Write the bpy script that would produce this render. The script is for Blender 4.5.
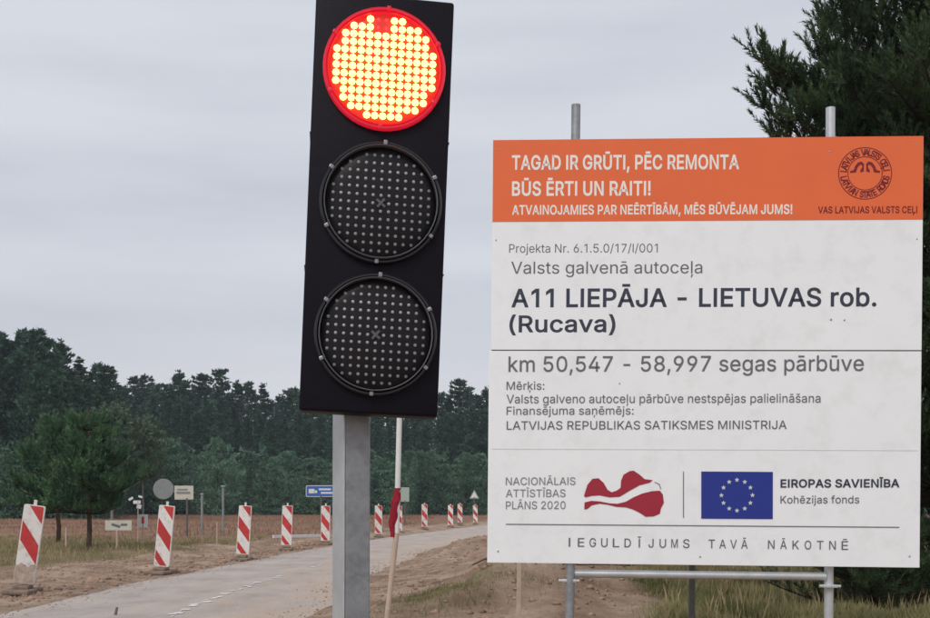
import bpy, bmesh, math, random
import numpy as np
from mathutils import Vector, Matrix, Euler
R = math.radians
for o in list(bpy.data.objects): bpy.data.objects.remove(o)
scn = bpy.context.scene
col = scn.collection

# ---------------------------------------------------------------- camera, sky, sun, exposure
F, CX, HY, CH = 1150.0, 465.0, 506.0, 1.12      # focal length (photo px), principal column, horizon row, eye height
cam = bpy.data.cameras.new('camera'); camo = bpy.data.objects.new('camera', cam); col.objects.link(camo)
cam.sensor_width = 36; cam.lens = F/930*36; cam.shift_y = (HY-309)/930
cam.clip_start = .05; cam.clip_end = 4000
camo.location = (0, 0, CH); camo.rotation_euler = (R(90), 0, 0)
scn.camera = camo
SUN_EL, SUN_AZ = 46, 205        # azimuth measured clockwise from +Y: behind the camera, to the left
world = bpy.data.worlds.new('World'); scn.world = world; world.use_nodes = True
nt = world.node_tree; N = nt.nodes; L = nt.links
for n in list(N): N.remove(n)
sky = N.new('ShaderNodeTexSky'); sky.sky_type = 'NISHITA'; sky.sun_disc = False
sky.sun_elevation = R(SUN_EL); sky.sun_rotation = R(SUN_AZ)
tc = N.new('ShaderNodeTexCoord'); mp = N.new('ShaderNodeMapping'); mp.inputs['Scale'].default_value = (1.3, 1.3, 9)
no = N.new('ShaderNodeTexNoise'); no.inputs['Scale'].default_value = 1.5; no.inputs['Detail'].default_value = 4; no.inputs['Roughness'].default_value = .45
rp = N.new('ShaderNodeValToRGB')
rp.color_ramp.elements[0].position = .33; rp.color_ramp.elements[0].color = (.525, .56, .625, 1)
rp.color_ramp.elements[1].position = .66; rp.color_ramp.elements[1].color = (.685, .705, .765, 1)
vm = N.new('ShaderNodeVectorMath'); vm.operation = 'SCALE'; vm.inputs['Scale'].default_value = 9.6
mx = N.new('ShaderNodeMix'); mx.data_type = 'RGBA'; mx.inputs['Factor'].default_value = .95
bg = N.new('ShaderNodeBackground'); bg.inputs['Strength'].default_value = .1
wo = N.new('ShaderNodeOutputWorld')
L.new(tc.outputs['Generated'], mp.inputs['Vector']); L.new(mp.outputs[0], no.inputs['Vector'])
L.new(no.outputs['Fac'], rp.inputs['Fac']); L.new(rp.outputs['Color'], vm.inputs[0])
sx = N.new('ShaderNodeSeparateXYZ'); L.new(tc.outputs['Generated'], sx.inputs[0])
hr = N.new('ShaderNodeMapRange'); hr.interpolation_type = 'SMOOTHSTEP'; hr.inputs['From Min'].default_value = .02; hr.inputs['From Max'].default_value = .24
hr.inputs['To Min'].default_value = .85; hr.inputs['To Max'].default_value = 0; L.new(sx.outputs['Z'], hr.inputs['Value'])
hm = N.new('ShaderNodeMix'); hm.data_type = 'RGBA'; hm.inputs['B'].default_value = (6.55, 6.45, 6.85, 1)
L.new(hr.outputs[0], hm.inputs['Factor']); L.new(vm.outputs[0], hm.inputs['A'])
L.new(sky.outputs[0], mx.inputs['A']); L.new(hm.outputs['Result'], mx.inputs['B']); L.new(mx.outputs['Result'], bg.inputs['Color'])
L.new(bg.outputs[0], wo.inputs['Surface'])
sl = bpy.data.lights.new('sun', 'SUN'); sl.energy = 1.5; sl.angle = R(28); sl.color = (1, .975, .94)
so = bpy.data.objects.new('sun', sl); col.objects.link(so)
az, el = R(SUN_AZ), R(SUN_EL)
sd = Vector((math.sin(az)*math.cos(el), math.cos(az)*math.cos(el), math.sin(el)))
so.rotation_euler = sd.to_track_quat('Z', 'Y').to_euler()
scn.view_settings.view_transform = 'Standard'; scn.view_settings.look = 'None'
scn.view_settings.exposure = .12; scn.view_settings.gamma = 1
scn.cycles.volume_bounces = 0; scn.cycles.max_bounces = 6; scn.cycles.transparent_max_bounces = 8

rng = np.random.default_rng(7); random.seed(7)
def P(px, py, d):
    """a photo pixel at a real distance -> world point"""
    return Vector(((px-CX)/F*d, d, CH+(HY-py)/F*d))

# ---------------------------------------------------------------- materials
def mat(name, base, rough=.7, spec=.4, metal=0, var=0, vscale=6, bump=0, bscale=40, rand=0, dirt=None, emit=None, est=0, coat=0):
    m = bpy.data.materials.new(name); m.use_nodes = True
    n = m.node_tree.nodes; l = m.node_tree.links; b = n['Principled BSDF']
    b.inputs['Roughness'].default_value = rough; b.inputs['Metallic'].default_value = metal
    b.inputs['Specular IOR Level'].default_value = spec; b.inputs['Coat Weight'].default_value = coat
    c4 = (*base, 1); out = None
    tcn = n.new('ShaderNodeTexCoord')
    if rand:
        oo = n.new('ShaderNodeObjectInfo'); om = n.new('ShaderNodeMath'); om.operation = 'MULTIPLY'; om.inputs[1].default_value = 60; l.new(oo.outputs['Random'], om.inputs[0])
        av = n.new('ShaderNodeVectorMath'); av.operation = 'ADD'; l.new(tcn.outputs['Object'], av.inputs[0]); l.new(om.outputs[0], av.inputs[1]); OBJ = av.outputs[0]
    else: OBJ = tcn.outputs['Object']
    if var or dirt:
        t = n.new('ShaderNodeTexNoise'); t.inputs['Scale'].default_value = vscale; t.inputs['Detail'].default_value = 6; t.inputs['Roughness'].default_value = .65
        l.new(OBJ, t.inputs['Vector'])
        r = n.new('ShaderNodeMapRange'); r.inputs['From Min'].default_value = .3; r.inputs['From Max'].default_value = .7
        r.inputs['To Min'].default_value = 1-var; r.inputs['To Max'].default_value = 1+var
        l.new(t.outputs['Fac'], r.inputs['Value'])
        v = n.new('ShaderNodeVectorMath'); v.operation = 'SCALE'; v.inputs[0].default_value = base
        l.new(r.outputs[0], v.inputs['Scale']); out = v.outputs[0]
        if dirt:                       # (colour, amount)
            t2 = n.new('ShaderNodeTexNoise'); t2.inputs['Scale'].default_value = vscale*2.3; t2.inputs['Detail'].default_value = 8; t2.inputs['Roughness'].default_value = .7
            l.new(OBJ, t2.inputs['Vector'])
            r2 = n.new('ShaderNodeMapRange'); r2.inputs['From Min'].default_value = .5; r2.inputs['From Max'].default_value = .72; r2.inputs['To Max'].default_value = dirt[1]
            l.new(t2.outputs['Fac'], r2.inputs['Value'])
            mm = n.new('ShaderNodeMix'); mm.data_type = 'RGBA'; mm.inputs['B'].default_value = (*dirt[0], 1)
            l.new(r2.outputs[0], mm.inputs['Factor']); l.new(out, mm.inputs['A']); out = mm.outputs['Result']
    if rand:
        oi = n.new('ShaderNodeObjectInfo')
        r = n.new('ShaderNodeMapRange'); r.inputs['To Min'].default_value = 1-rand; r.inputs['To Max'].default_value = 1+rand
        l.new(oi.outputs['Random'], r.inputs['Value'])
        v = n.new('ShaderNodeVectorMath'); v.operation = 'SCALE'
        if out: l.new(out, v.inputs[0])
        else: v.inputs[0].default_value = base
        l.new(r.outputs[0], v.inputs['Scale']); out = v.outputs[0]
    if out: l.new(out, b.inputs['Base Color'])
    else: b.inputs['Base Color'].default_value = c4
    if bump:
        t = n.new('ShaderNodeTexNoise'); t.inputs['Scale'].default_value = bscale; t.inputs['Detail'].default_value = 5
        l.new(tcn.outputs['Object'], t.inputs['Vector'])
        bn = n.new('ShaderNodeBump'); bn.inputs['Strength'].default_value = bump; bn.inputs['Distance'].default_value = .02
        l.new(t.outputs['Fac'], bn.inputs['Height']); l.new(bn.outputs[0], b.inputs['Normal'])
    if emit:
        b.inputs['Emission Color'].default_value = (*emit, 1); b.inputs['Emission Strength'].default_value = est
    return m

M = {}
M['housing'] = mat('black_plastic', (.0060, .0045, .009), .55, .15, bump=.05, bscale=90, var=.2, vscale=8)
M['bezel'] = mat('bezel_plastic', (.012, .011, .014), .3, .5)
M['rim'] = mat('rim_plastic', (.12, .12, .13), .28, .6)
M['clip'] = mat('clip_metal', (.28, .28, .29), .35, .5, .6)
M['lamp_back'] = mat('dark_circuit_board', (.012, .010, .013), .6, .2)
M['led_off'] = mat('unlit_led', (.58, .55, .56), .3, .6)
M['led_on'] = mat('lit_led', (.5, .1, .05), .5, emit=(1, .085, .019), est=30)
M['led_red'] = mat('dim_red_led', (.5, .02, .02), .5, emit=(1, .03, .04), est=1.6)
M['lamp_back_glow'] = mat('red_glow_board', (.03, .008, .005), .6, emit=(1, .03, .02), est=.55)  # glow of the LEDs on their board, put in as red emission
M['bezel_glow'] = mat('red_glow_rim', (.10, .004, .008), .3, .5, emit=(1, .010, .04), est=.50)  # lamp's red glow painted on bezel, lens rim and clips as emission
M['galv'] = mat('galvanised_steel', (.31, .32, .33), .5, .5, .55, var=.22, vscale=14, bump=.06, bscale=60, dirt=((.20, .19, .18), .5))
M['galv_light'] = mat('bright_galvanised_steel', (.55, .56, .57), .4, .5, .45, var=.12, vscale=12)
M['galv_dark'] = mat('weathered_steel', (.14, .14, .13), .6, .4, .4, var=.2)
M['panel_white'] = mat('white_sign_film', (.88, .885, .89), .5, .35, var=.02, vscale=2.2, dirt=((.50, .48, .45), .22))
M['panel_orange'] = mat('orange_sign_film', (.80, .150, .045), .5, .35, var=.04, vscale=3)
M['panel_edge'] = mat('sign_board_edge', (.30, .30, .31), .6)
M['ink'] = mat('dark_print', (.045, .05, .075), .6, .3)
M['ink_grey'] = mat('grey_print', (.15, .15, .17), .6, .3)
M['ink_light'] = mat('light_grey_print', (.25, .25, .27), .6, .3)
M['crease'] = mat('faint_crease', (.74, .74, .74), .6)
M['ink_white'] = mat('white_print', (.86, .82, .76), .6, .3)
M['ink_emblem'] = mat('maroon_print', (.20, .016, .02), .6, .3)
M['maroon'] = mat('maroon_red_print', (.36, .025, .045), .55, .3)
M['eu_blue'] = mat('blue_print', (.02, .035, .26), .5, .35)
M['eu_star'] = mat('pale_star_print', (.62, .66, .60), .5, .35)
M['beacon_white'] = mat('white_reflective_sheeting', (.74, .70, .66), .5, .4, var=.05, vscale=5, rand=.08, dirt=((.38, .28, .21), .75))
M['beacon_red'] = mat('red_reflective_sheeting', (.52, .035, .035), .5, .4, var=.15, vscale=7, rand=.1, dirt=((.35, .2, .15), .25))
M['mud'] = mat('dried_mud_film', (.42, .33, .27), .9, .1, var=.35, vscale=14)
M['rubber'] = mat('dusty_rubber', (.22, .16, .125), .9, .2, var=.35, vscale=9, bump=.2)
M['wood'] = mat('pale_wood', (.50, .38, .30), .8, .2, var=.15, vscale=12)
M['red_cloth'] = mat('red_cloth', (.27, .02, .035), .9, .1, var=.35, vscale=16, bump=.4, bscale=50)
M['white_paint'] = mat('white_paint', (.7, .7, .68), .6, .3, var=.08)
M['sign_grey'] = mat('grey_sign_back', (.27, .28, .28), .5, .4, .2, var=.1)
M['sign_beige'] = mat('pale_sign_face', (.58, .55, .47), .6, .3, var=.1, vscale=10)
M['sign_blue'] = mat('blue_sign_face', (.04, .13, .42), .5, .4)
M['sign_red'] = mat('red_sign_print', (.5, .05, .05), .5, .4)
M['sign_green'] = mat('pale_green_sign', (.36, .42, .36), .6, .3)
M['bark'] = mat('pine_bark', (.10, .065, .045), .95, .1, var=.4, vscale=8, bump=.8, bscale=20)
M['twig'] = mat('dark_twig', (.05, .035, .025), .95, .1)
M['birch_bark'] = mat('grey_bark', (.22, .2, .18), .95, .1, var=.3)
def foliage(name, c1, c2, nscale, rand=.2, transl=.15):
    m = bpy.data.materials.new(name); m.use_nodes = True; n = m.node_tree.nodes; l = m.node_tree.links; b = n['Principled BSDF']
    b.inputs['Roughness'].default_value = .65; b.inputs['Specular IOR Level'].default_value = .25
    t = n.new('ShaderNodeTexCoord'); no = n.new('ShaderNodeTexNoise'); no.inputs['Scale'].default_value = nscale; no.inputs['Detail'].default_value = 4
    l.new(t.outputs['Object'], no.inputs['Vector'])
    r = n.new('ShaderNodeValToRGB'); r.color_ramp.elements[0].position = .36; r.color_ramp.elements[1].position = .64
    r.color_ramp.elements[0].color = (*c1, 1); r.color_ramp.elements[1].color = (*c2, 1); l.new(no.outputs['Fac'], r.inputs['Fac'])
    oi = n.new('ShaderNodeObjectInfo'); mr = n.new('ShaderNodeMapRange'); mr.inputs['To Min'].default_value = 1-rand; mr.inputs['To Max'].default_value = 1+rand
    l.new(oi.outputs['Random'], mr.inputs['Value']); v = n.new('ShaderNodeVectorMath'); v.operation = 'SCALE'
    l.new(r.outputs['Color'], v.inputs[0]); l.new(mr.outputs[0], v.inputs['Scale']); l.new(v.outputs[0], b.inputs['Base Color'])
    tr = n.new('ShaderNodeBsdfTranslucent'); l.new(v.outputs[0], tr.inputs['Color']); ms = n.new('ShaderNodeMixShader'); ms.inputs[0].default_value = transl
    l.new(b.outputs[0], ms.inputs[1]); l.new(tr.outputs[0], ms.inputs[2]); l.new(ms.outputs[0], n['Material Output'].inputs['Surface'])
    return m
M['needle_near'] = foliage('near_pine_needles', (.022, .044, .022), (.095, .14, .06), 1.4, .05)
M['needle_far'] = foliage('far_pine_needles', (.022, .060, .038), (.066, .128, .074), .25, .22)
M['needle_young'] = foliage('young_pine_needles', (.068, .14, .090), (.145, .245, .155), .45, .22)
M['needle_mid'] = foliage('field_pine_needles', (.03, .075, .04), (.11, .20, .095), 1.9, .1)
M['leaf_birch'] = foliage('birch_leaves', (.060, .11, .066), (.12, .18, .10), .6, .1)
M['grass_green'] = foliage('green_grass', (.13, .135, .05), (.34, .31, .15), 1.3, 0, .3)
M['grass_dry'] = foliage('dry_grass', (.28, .22, .11), (.44, .36, .20), .5, 0, .3)
M['heath'] = foliage('brown_heath', (.25, .145, .09), (.40, .24, .16), .08, 0, .2)
M['clod'] = mat('soil_clod', (.32, .21, .15), .95, .1, var=.35, vscale=3)
M['stone'] = mat('road_stone', (.36, .31, .27), .9, .2, var=.3, vscale=2)

# clear cover glass
m = bpy.data.materials.new('clear_lens_cover'); m.use_nodes = True; n = m.node_tree.nodes; l = m.node_tree.links
for q in list(n):
    if q.type == 'BSDF_PRINCIPLED': n.remove(q)
t_ = n.new('ShaderNodeBsdfTransparent'); g_ = n.new('ShaderNodeBsdfGlossy'); g_.inputs['Roughness'].default_value = .3
fr = n.new('ShaderNodeFresnel'); fr.inputs['IOR'].default_value = 1.22; ms = n.new('ShaderNodeMixShader')
l.new(fr.outputs[0], ms.inputs[0]); l.new(t_.outputs[0], ms.inputs[1]); l.new(g_.outputs[0], ms.inputs[2]); l.new(ms.outputs[0], n['Material Output'].inputs['Surface'])
M['cover'] = m

# ---------------------------------------------------------------- helpers
def tag(o, label=None, cat=None, group=None, kind=None):
    if label: o['label'] = label
    if cat: o['category'] = cat
    if group: o['group'] = group
    if kind: o['kind'] = kind
    return o
def empty(name, loc, label, cat, group=None, rot=(0, 0, 0)):
    o = bpy.data.objects.new(name, None); o.location = loc; o.rotation_euler = rot; o.empty_display_size = .2
    col.objects.link(o); return tag(o, label, cat, group)
def link(name, me, m, parent=None, loc=(0, 0, 0), rot=(0, 0, 0)):
    o = bpy.data.objects.new(name, me)
    if m is not None and not me.materials: me.materials.append(m)
    o.location = loc; o.rotation_euler = rot; col.objects.link(o)
    if parent: o.parent = parent
    return o
def np_mesh(name, V, Fc, smooth=False):
    """V (n,3); Fc (m,k) index array"""
    me = bpy.data.meshes.new(name); V = np.asarray(V, np.float32); Fc = np.asarray(Fc, np.int32); k = Fc.shape[1]
    me.vertices.add(len(V)); me.vertices.foreach_set('co', V.ravel())
    me.loops.add(Fc.size); me.loops.foreach_set('vertex_index', Fc.ravel())
    me.polygons.add(len(Fc)); me.polygons.foreach_set('loop_start', np.arange(0, Fc.size, k, dtype=np.int32))
    me.update(calc_edges=True)
    if smooth: me.polygons.foreach_set('use_smooth', np.ones(len(Fc), bool))
    return me
class MB:
    def __init__(s): s.bm = bmesh.new()
    def box(s, c, size, bev=0, rot=None, seg=2):
        r = bmesh.ops.create_cube(s.bm, size=1)
        mt = Matrix.Translation(c) @ (rot.to_matrix().to_4x4() if rot else Matrix()) @ Matrix.Diagonal((*size, 1))
        bmesh.ops.transform(s.bm, matrix=mt, verts=r['verts'])
        if bev:
            e = {x for v in r['verts'] for x in v.link_edges}
            bmesh.ops.bevel(s.bm, geom=list(e), offset=bev, segments=seg, affect='EDGES', profile=.5)
        return s
    def tube(s, a, b, r0, r1=None, seg=16, caps=True):
        a, b = Vector(a), Vector(b); r1 = r0 if r1 is None else r1; d = b-a
        r = bmesh.ops.create_cone(s.bm, cap_ends=caps, segments=seg, radius1=r0, radius2=r1, depth=d.length)
        bmesh.ops.transform(s.bm, matrix=Matrix.Translation((a+b)/2) @ d.to_track_quat('Z', 'Y').to_matrix().to_4x4(), verts=r['verts'])
        return s
    def lathe(s, prof, seg=48, closed=False):
        """profile (r, y) spun about the Y axis, front towards -Y"""
        rings = [[s.bm.verts.new((r*math.cos(2*math.pi*i/seg), y, r*math.sin(2*math.pi*i/seg))) for i in range(seg)] for r, y in prof]
        for A, B in zip(rings, rings[1:] + ([rings[0]] if closed else [])):
            for i in range(seg): s.bm.faces.new((A[i], A[(i+1) % seg], B[(i+1) % seg], B[i]))
        return s
    def poly(s, pts, z=0, plane='XZ', depth=0):
        v = [s.bm.verts.new((x, z, y)) for x, y in pts]
        f = s.bm.faces.new(v)
        if depth:
            e = bmesh.ops.extrude_face_region(s.bm, geom=[f]); bmesh.ops.translate(s.bm, vec=(0, depth, 0), verts=[x for x in e['geom'] if isinstance(x, bmesh.types.BMVert)])
        return s
    def mesh(s, name, smooth=False):
        bmesh.ops.recalc_face_normals(s.bm, faces=s.bm.faces)
        me = bpy.data.meshes.new(name); s.bm.to_mesh(me); s.bm.free()
        if smooth:
            for p in me.polygons: p.use_smooth = True
            try: me.set_sharp_from_angle(angle=R(35))
            except Exception: pass
        return me
    def build(s, name, m, parent=None, loc=(0, 0, 0), rot=(0, 0, 0), smooth=False):
        return link(name, s.mesh(name, smooth), m, parent, loc, rot)
def kids(o): return [c for c in bpy.data.objects if c.parent == o]
def copy_tree(o, parent=None, memo=None):
    c = o.copy(); col.objects.link(c); c.parent = parent
    for ch in kids(o):
        if ch is not c: copy_tree(ch, c)
    return c
def tree_copy(root, children):
    c = root.copy(); col.objects.link(c)
    for ch in children:
        k = ch.copy(); col.objects.link(k); k.parent = c
    return c

# ---------------------------------------------------------------- road line and terrain
ED = np.array([(-12, -2.6), (0, -4.0), (9, -4.9), (14.4, -5.12), (19, -4.85), (24, -4.55), (29.5, -4.25), (34, -3.75), (41, -2.9), (52, -1.35), (59, -.35), (70, 1.25), (85, 3.7), (110, 9), (150, 20), (230, 48)])
def xl(y):                               # left edge of the lane
    y = np.asarray(y, float)
    return sum(np.interp(y+o, ED[:, 0], ED[:, 1]) for o in (-4, -2, 0, 2, 4))/5
LW = 3.45
def vnoise(x, y, s, seed=0):
    x = x/s+seed*17.3; y = y/s+seed*7.7
    xi = np.floor(x).astype(int); yi = np.floor(y).astype(int); fx = x-xi; fy = y-yi
    fx = fx*fx*(3-2*fx); fy = fy*fy*(3-2*fy)
    def h(a, b):
        n = (a*374761393+b*668265263+seed*1442695) & 0xffffffff
        n = ((n ^ (n >> 13))*1274126177) & 0xffffffff
        return ((n ^ (n >> 16)) & 0xffff)/65535.0
    return (h(xi, yi)*(1-fx)+h(xi+1, yi)*fx)*(1-fy)+(h(xi, yi+1)*(1-fx)+h(xi+1, yi+1)*fx)*fy
def smooth(a, b, x): t = np.clip((x-a)/(b-a), 0, 1); return t*t*(3-2*t)
def height(x, y):
    x = np.asarray(x, float); y = np.asarray(y, float)
    e = xl(y); u = x-e
    out = np.maximum(-u, u-LW)              # distance outside the lane
    k = smooth(0, .7, out)
    rough = (vnoise(x, y, 1.1, 1)-.5)*.12+(vnoise(x, y, .45, 2)-.5)*.10+(vnoise(x, y, 3.2, 3)-.5)*.16
    near = 1-smooth(60, 120, y)
    h = -.03+.03*smooth(-.45, -.02, out)+k*(.01+rough*near)
    h = h+.05*np.exp(-((u+.45)/.28)**2)*vnoise(x, y, .8, 5)*near         # scraped soil ridge along the left edge
    # spoil heap right of the lane, seen left of and under the board
    for hx, hy, hr, hh in ((.5, 11.6, .8, .16), (1.0, 13.2, 1.2, .34), (1.3, 17, 1.3, .46), (.2, 15.2, .9, .2), (.9, 19.5, 1.3, .26), (1.9, 24, 2.4, .45), (3.6, 31, 3.5, .5)):
        d2 = ((x-hx)/hr)**2+((y-hy)/(hr*1.3))**2
        h = h+k*hh*np.exp(-d2)*(.35+1.1*vnoise(x, y, .55, 8)+.35*vnoise(x, y, .25, 9))
    h = h+smooth(150, 500, y)*1.5*0
    return h
def axis(lo, d0, d1, step, hi, g=1.14):
    a = list(np.arange(d0, d1, step)); s = step; v = a[-1]
    while v < hi: s *= g; v += s; a.append(v)
    s = step; v = d0; b = []
    while v > lo: s *= g; v -= s; b.append(v)
    return np.array(b[::-1]+a)
gx = axis(-900, -14, 9, .14, 900); gy = axis(-60, 5, 45, .16, 1500)
X, Y = np.meshgrid(gx, gy); Z = height(X, Y)
V = np.stack([X.ravel(), Y.ravel(), Z.ravel()], 1)
nx_, ny_ = len(gx), len(gy); idx = np.arange(nx_*ny_).reshape(ny_, nx_)
Fq = np.stack([idx[:-1, :-1].ravel(), idx[:-1, 1:].ravel(), idx[1:, 1:].ravel(), idx[1:, :-1].ravel()], 1)
me = np_mesh('ground', V, Fq, True)
def zones(x, y):
    e = xl(y); u = x-e; w = (vnoise(x, y, 2.2, 11)-.5)*2.2+(vnoise(x, y, .6, 12)-.5)*1.1
    left_grass = smooth(2.6, 3.8, -u+w)*(1-smooth(33, 44, y+w*2))
    field = smooth(2.2, 3.2, -u+w)*smooth(33, 44, y+w*2)
    right_grass = smooth(.35, 1.2, x-.085*y+w*.45)*smooth(6, 8, y)
    right_grass = np.maximum(right_grass, smooth(1.3, 2.6, x-.12*np.maximum(y-9, 0)+w*.7)*smooth(9.5, 10.5, y+w*.3)*(1-smooth(16, 24, y)))
    right_grass = np.maximum(right_grass, np.exp(-(((x+.3)/.7)**2+((y-12.4)/1.2)**2))*.9)
    far_r = smooth(3, 6, u-LW+w)*smooth(45, 60, y)
    return np.clip(left_grass+right_grass, 0, 1), np.clip(field+far_r*.9, 0, 1)
ga, fa = zones(V[:, 0], V[:, 1])
at_ = me.color_attributes.new('zone', 'FLOAT_COLOR', 'POINT')
cd = np.zeros((len(V), 4), np.float32); cd[:, 0] = ga; cd[:, 1] = fa; cd[:, 3] = 1
at_.data.foreach_set('color', cd.ravel())
# ground material: sand/soil, grass and brown heath by zone
m = bpy.data.materials.new('soil_and_grass'); m.use_nodes = True; n = m.node_tree.nodes; l = m.node_tree.links; b = n['Principled BSDF']
b.inputs['Roughness'].default_value = .95; b.inputs['Specular IOR Level'].default_value = .15
t = n.new('ShaderNodeTexCoord'); at = n.new('ShaderNodeVertexColor'); at.layer_name = 'zone'; sp = n.new('ShaderNodeSeparateColor'); l.new(at.outputs[0], sp.inputs[0])
def ramp(scale, cols, det=8, rough=.65, stretch=None):
    no = n.new('ShaderNodeTexNoise'); no.inputs['Scale'].default_value = scale; no.inputs['Detail'].default_value = det; no.inputs['Roughness'].default_value = rough
    l.new(t.outputs['Object'], no.inputs['Vector'])
    r = n.new('ShaderNodeValToRGB'); cr = r.color_ramp
    while len(cr.elements) < len(cols): cr.elements.new(.5)
    for e, (p, c) in zip(cr.elements, cols): e.position = p; e.color = (*c, 1)
    l.new(no.outputs['Fac'], r.inputs['Fac']); return r, no
soil, sn = ramp(1.3, [(.30, (.17, .11, .075)), (.42, (.30, .20, .14)), (.56, (.42, .305, .225)), (.72, (.54, .42, .32))])
grs, _ = ramp(2.2, [(.3, (.13, .105, .05)), (.7, (.27, .21, .12))])
hth, _ = ramp(.35, [(.3, (.20, .115, .075)), (.7, (.34, .21, .145))])
a1 = n.new('ShaderNodeMix'); a1.data_type = 'RGBA'; l.new(sp.outputs[0], a1.inputs['Factor']); l.new(soil.outputs[0], a1.inputs['A']); l.new(grs.outputs[0], a1.inputs['B'])
a2 = n.new('ShaderNodeMix'); a2.data_type = 'RGBA'; l.new(sp.outputs[1], a2.inputs['Factor']); l.new(a1.outputs['Result'], a2.inputs['A']); l.new(hth.outputs[0], a2.inputs['B'])
l.new(a2.outputs['Result'], b.inputs['Base Color'])
fb = n.new('ShaderNodeTexNoise'); fb.inputs['Scale'].default_value = 9; fb.inputs['Detail'].default_value = 10; fb.inputs['Roughness'].default_value = .7; l.new(t.outputs['Object'], fb.inputs['Vector'])
bn = n.new('ShaderNodeBump'); bn.inputs['Strength'].default_value = .9; bn.inputs['Distance'].default_value = .08; l.new(fb.outputs['Fac'], bn.inputs['Height']); l.new(bn.outputs[0], b.inputs['Normal'])
tag(link('ground', me, m), kind='structure')

# road lane: worn dusty asphalt
ys = np.concatenate([np.arange(-12, 60, .3), np.arange(60, 230, 1.5)]); us = np.linspace(0, 1, 13)
V = []
for y in ys:
    e = float(xl(y)); jl = (vnoise(np.array([y]), np.array([0.]), .7, 21)[0]-.5)*.22+(vnoise(np.array([y]), np.array([0.]), .25, 22)[0]-.5)*.1; jr = (vnoise(np.array([y]), np.array([9.]), 1.1, 23)[0]-.5)*.7
    for u in us:
        V.append((e+jl*(1-u)+u*(LW+jr), y, .004+.02*math.sin(u*math.pi)+(-.026 if u in (0, 1) else 0)))
V = np.array(V); k = len(us); idx = np.arange(len(V)).reshape(-1, k)
Fq = np.stack([idx[:-1, :-1].ravel(), idx[:-1, 1:].ravel(), idx[1:, 1:].ravel(), idx[1:, :-1].ravel()], 1)
me = np_mesh('road', V, Fq, True)
uvw = me.color_attributes.new('across', 'FLOAT_COLOR', 'POINT')
cd = np.zeros((len(V), 4), np.float32); cd[:, 0] = np.tile(us, len(ys)); cd[:, 3] = 1; uvw.data.foreach_set('color', cd.ravel())
m = bpy.data.materials.new('dusty_asphalt'); m.use_nodes = True; n = m.node_tree.nodes; l = m.node_tree.links; b = n['Principled BSDF']
b.inputs['Roughness'].default_value = .85; b.inputs['Specular IOR Level'].default_value = .3
t = n.new('ShaderNodeTexCoord'); mpn = n.new('ShaderNodeMapping'); mpn.inputs['Scale'].default_value = (1.6, .7, 1); l.new(t.outputs['Object'], mpn.inputs['Vector'])
n1 = n.new('ShaderNodeTexNoise'); n1.inputs['Scale'].default_value = 1.1; n1.inputs['Detail'].default_value = 9; n1.inputs['Roughness'].default_value = .62; l.new(mpn.outputs[0], n1.inputs['Vector'])
r1 = n.new('ShaderNodeValToRGB'); cr = r1.color_ramp; cr.elements.new(.5)
for e, (p, c) in zip(cr.elements, [(.3, (.34, .29, .26)), (.5, (.45, .39, .355)), (.7, (.55, .475, .42))]): e.position = p; e.color = (*c, 1)
l.new(n1.outputs['Fac'], r1.inputs['Fac'])
# sand blown in from the right-hand side
vc = n.new('ShaderNodeVertexColor'); vc.layer_name = 'across'; sp = n.new('ShaderNodeSeparateColor'); l.new(vc.outputs[0], sp.inputs[0])
n2 = n.new('ShaderNodeTexNoise'); n2.inputs['Scale'].default_value = .9; n2.inputs['Detail'].default_value = 8; n2.inputs['Roughness'].default_value = .65; l.new(mpn.outputs[0], n2.inputs['Vector'])
ad = n.new('ShaderNodeMath'); ad.operation = 'MULTIPLY_ADD'; ad.inputs[1].default_value = 1.7; l.new(n2.outputs['Fac'], ad.inputs[0]); l.new(sp.outputs[0], ad.inputs[2])
mr = n.new('ShaderNodeMapRange'); mr.inputs['From Min'].default_value = 1.42; mr.inputs['From Max'].default_value = 1.85; l.new(ad.outputs[0], mr.inputs['Value'])
mxx = n.new('ShaderNodeMix'); mxx.data_type = 'RGBA'; mxx.inputs['B'].default_value = (.52, .40, .315, 1); l.new(mr.outputs[0], mxx.inputs['Factor']); l.new(r1.outputs[0], mxx.inputs['A'])
wt = n.new('ShaderNodeValToRGB'); we = wt.color_ramp
while len(we.elements) < 7: we.elements.new(.5)
for e, (p, c) in zip(we.elements, [(0, .9), (.14, .3), (.26, 0), (.40, .45), (.62, .5), (.76, .05), (1, .8)]): e.position = p; e.color = (c, c, c, 1)
l.new(sp.outputs[0], wt.inputs['Fac'])
n4 = n.new('ShaderNodeTexNoise'); n4.inputs['Scale'].default_value = 3.5; n4.inputs['Detail'].default_value = 10; n4.inputs['Roughness'].default_value = .75; l.new(t.outputs['Object'], n4.inputs['Vector'])
m4 = n.new('ShaderNodeMapRange'); m4.inputs['From Min'].default_value = .38; m4.inputs['From Max'].default_value = .62; l.new(n4.outputs['Fac'], m4.inputs['Value'])
mm4 = n.new('ShaderNodeMath'); mm4.operation = 'MULTIPLY'; l.new(wt.outputs['Color'], mm4.inputs[0]); l.new(m4.outputs[0], mm4.inputs[1])
mx4 = n.new('ShaderNodeMix'); mx4.data_type = 'RGBA'; mx4.inputs['B'].default_value = (.50, .385, .30, 1); l.new(mm4.outputs[0], mx4.inputs['Factor']); l.new(mxx.outputs['Result'], mx4.inputs['A'])
l.new(mx4.outputs['Result'], b.inputs['Base Color'])
n3 = n.new('ShaderNodeTexNoise'); n3.inputs['Scale'].default_value = 45; n3.inputs['Detail'].default_value = 6; l.new(t.outputs['Object'], n3.inputs['Vector'])
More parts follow.
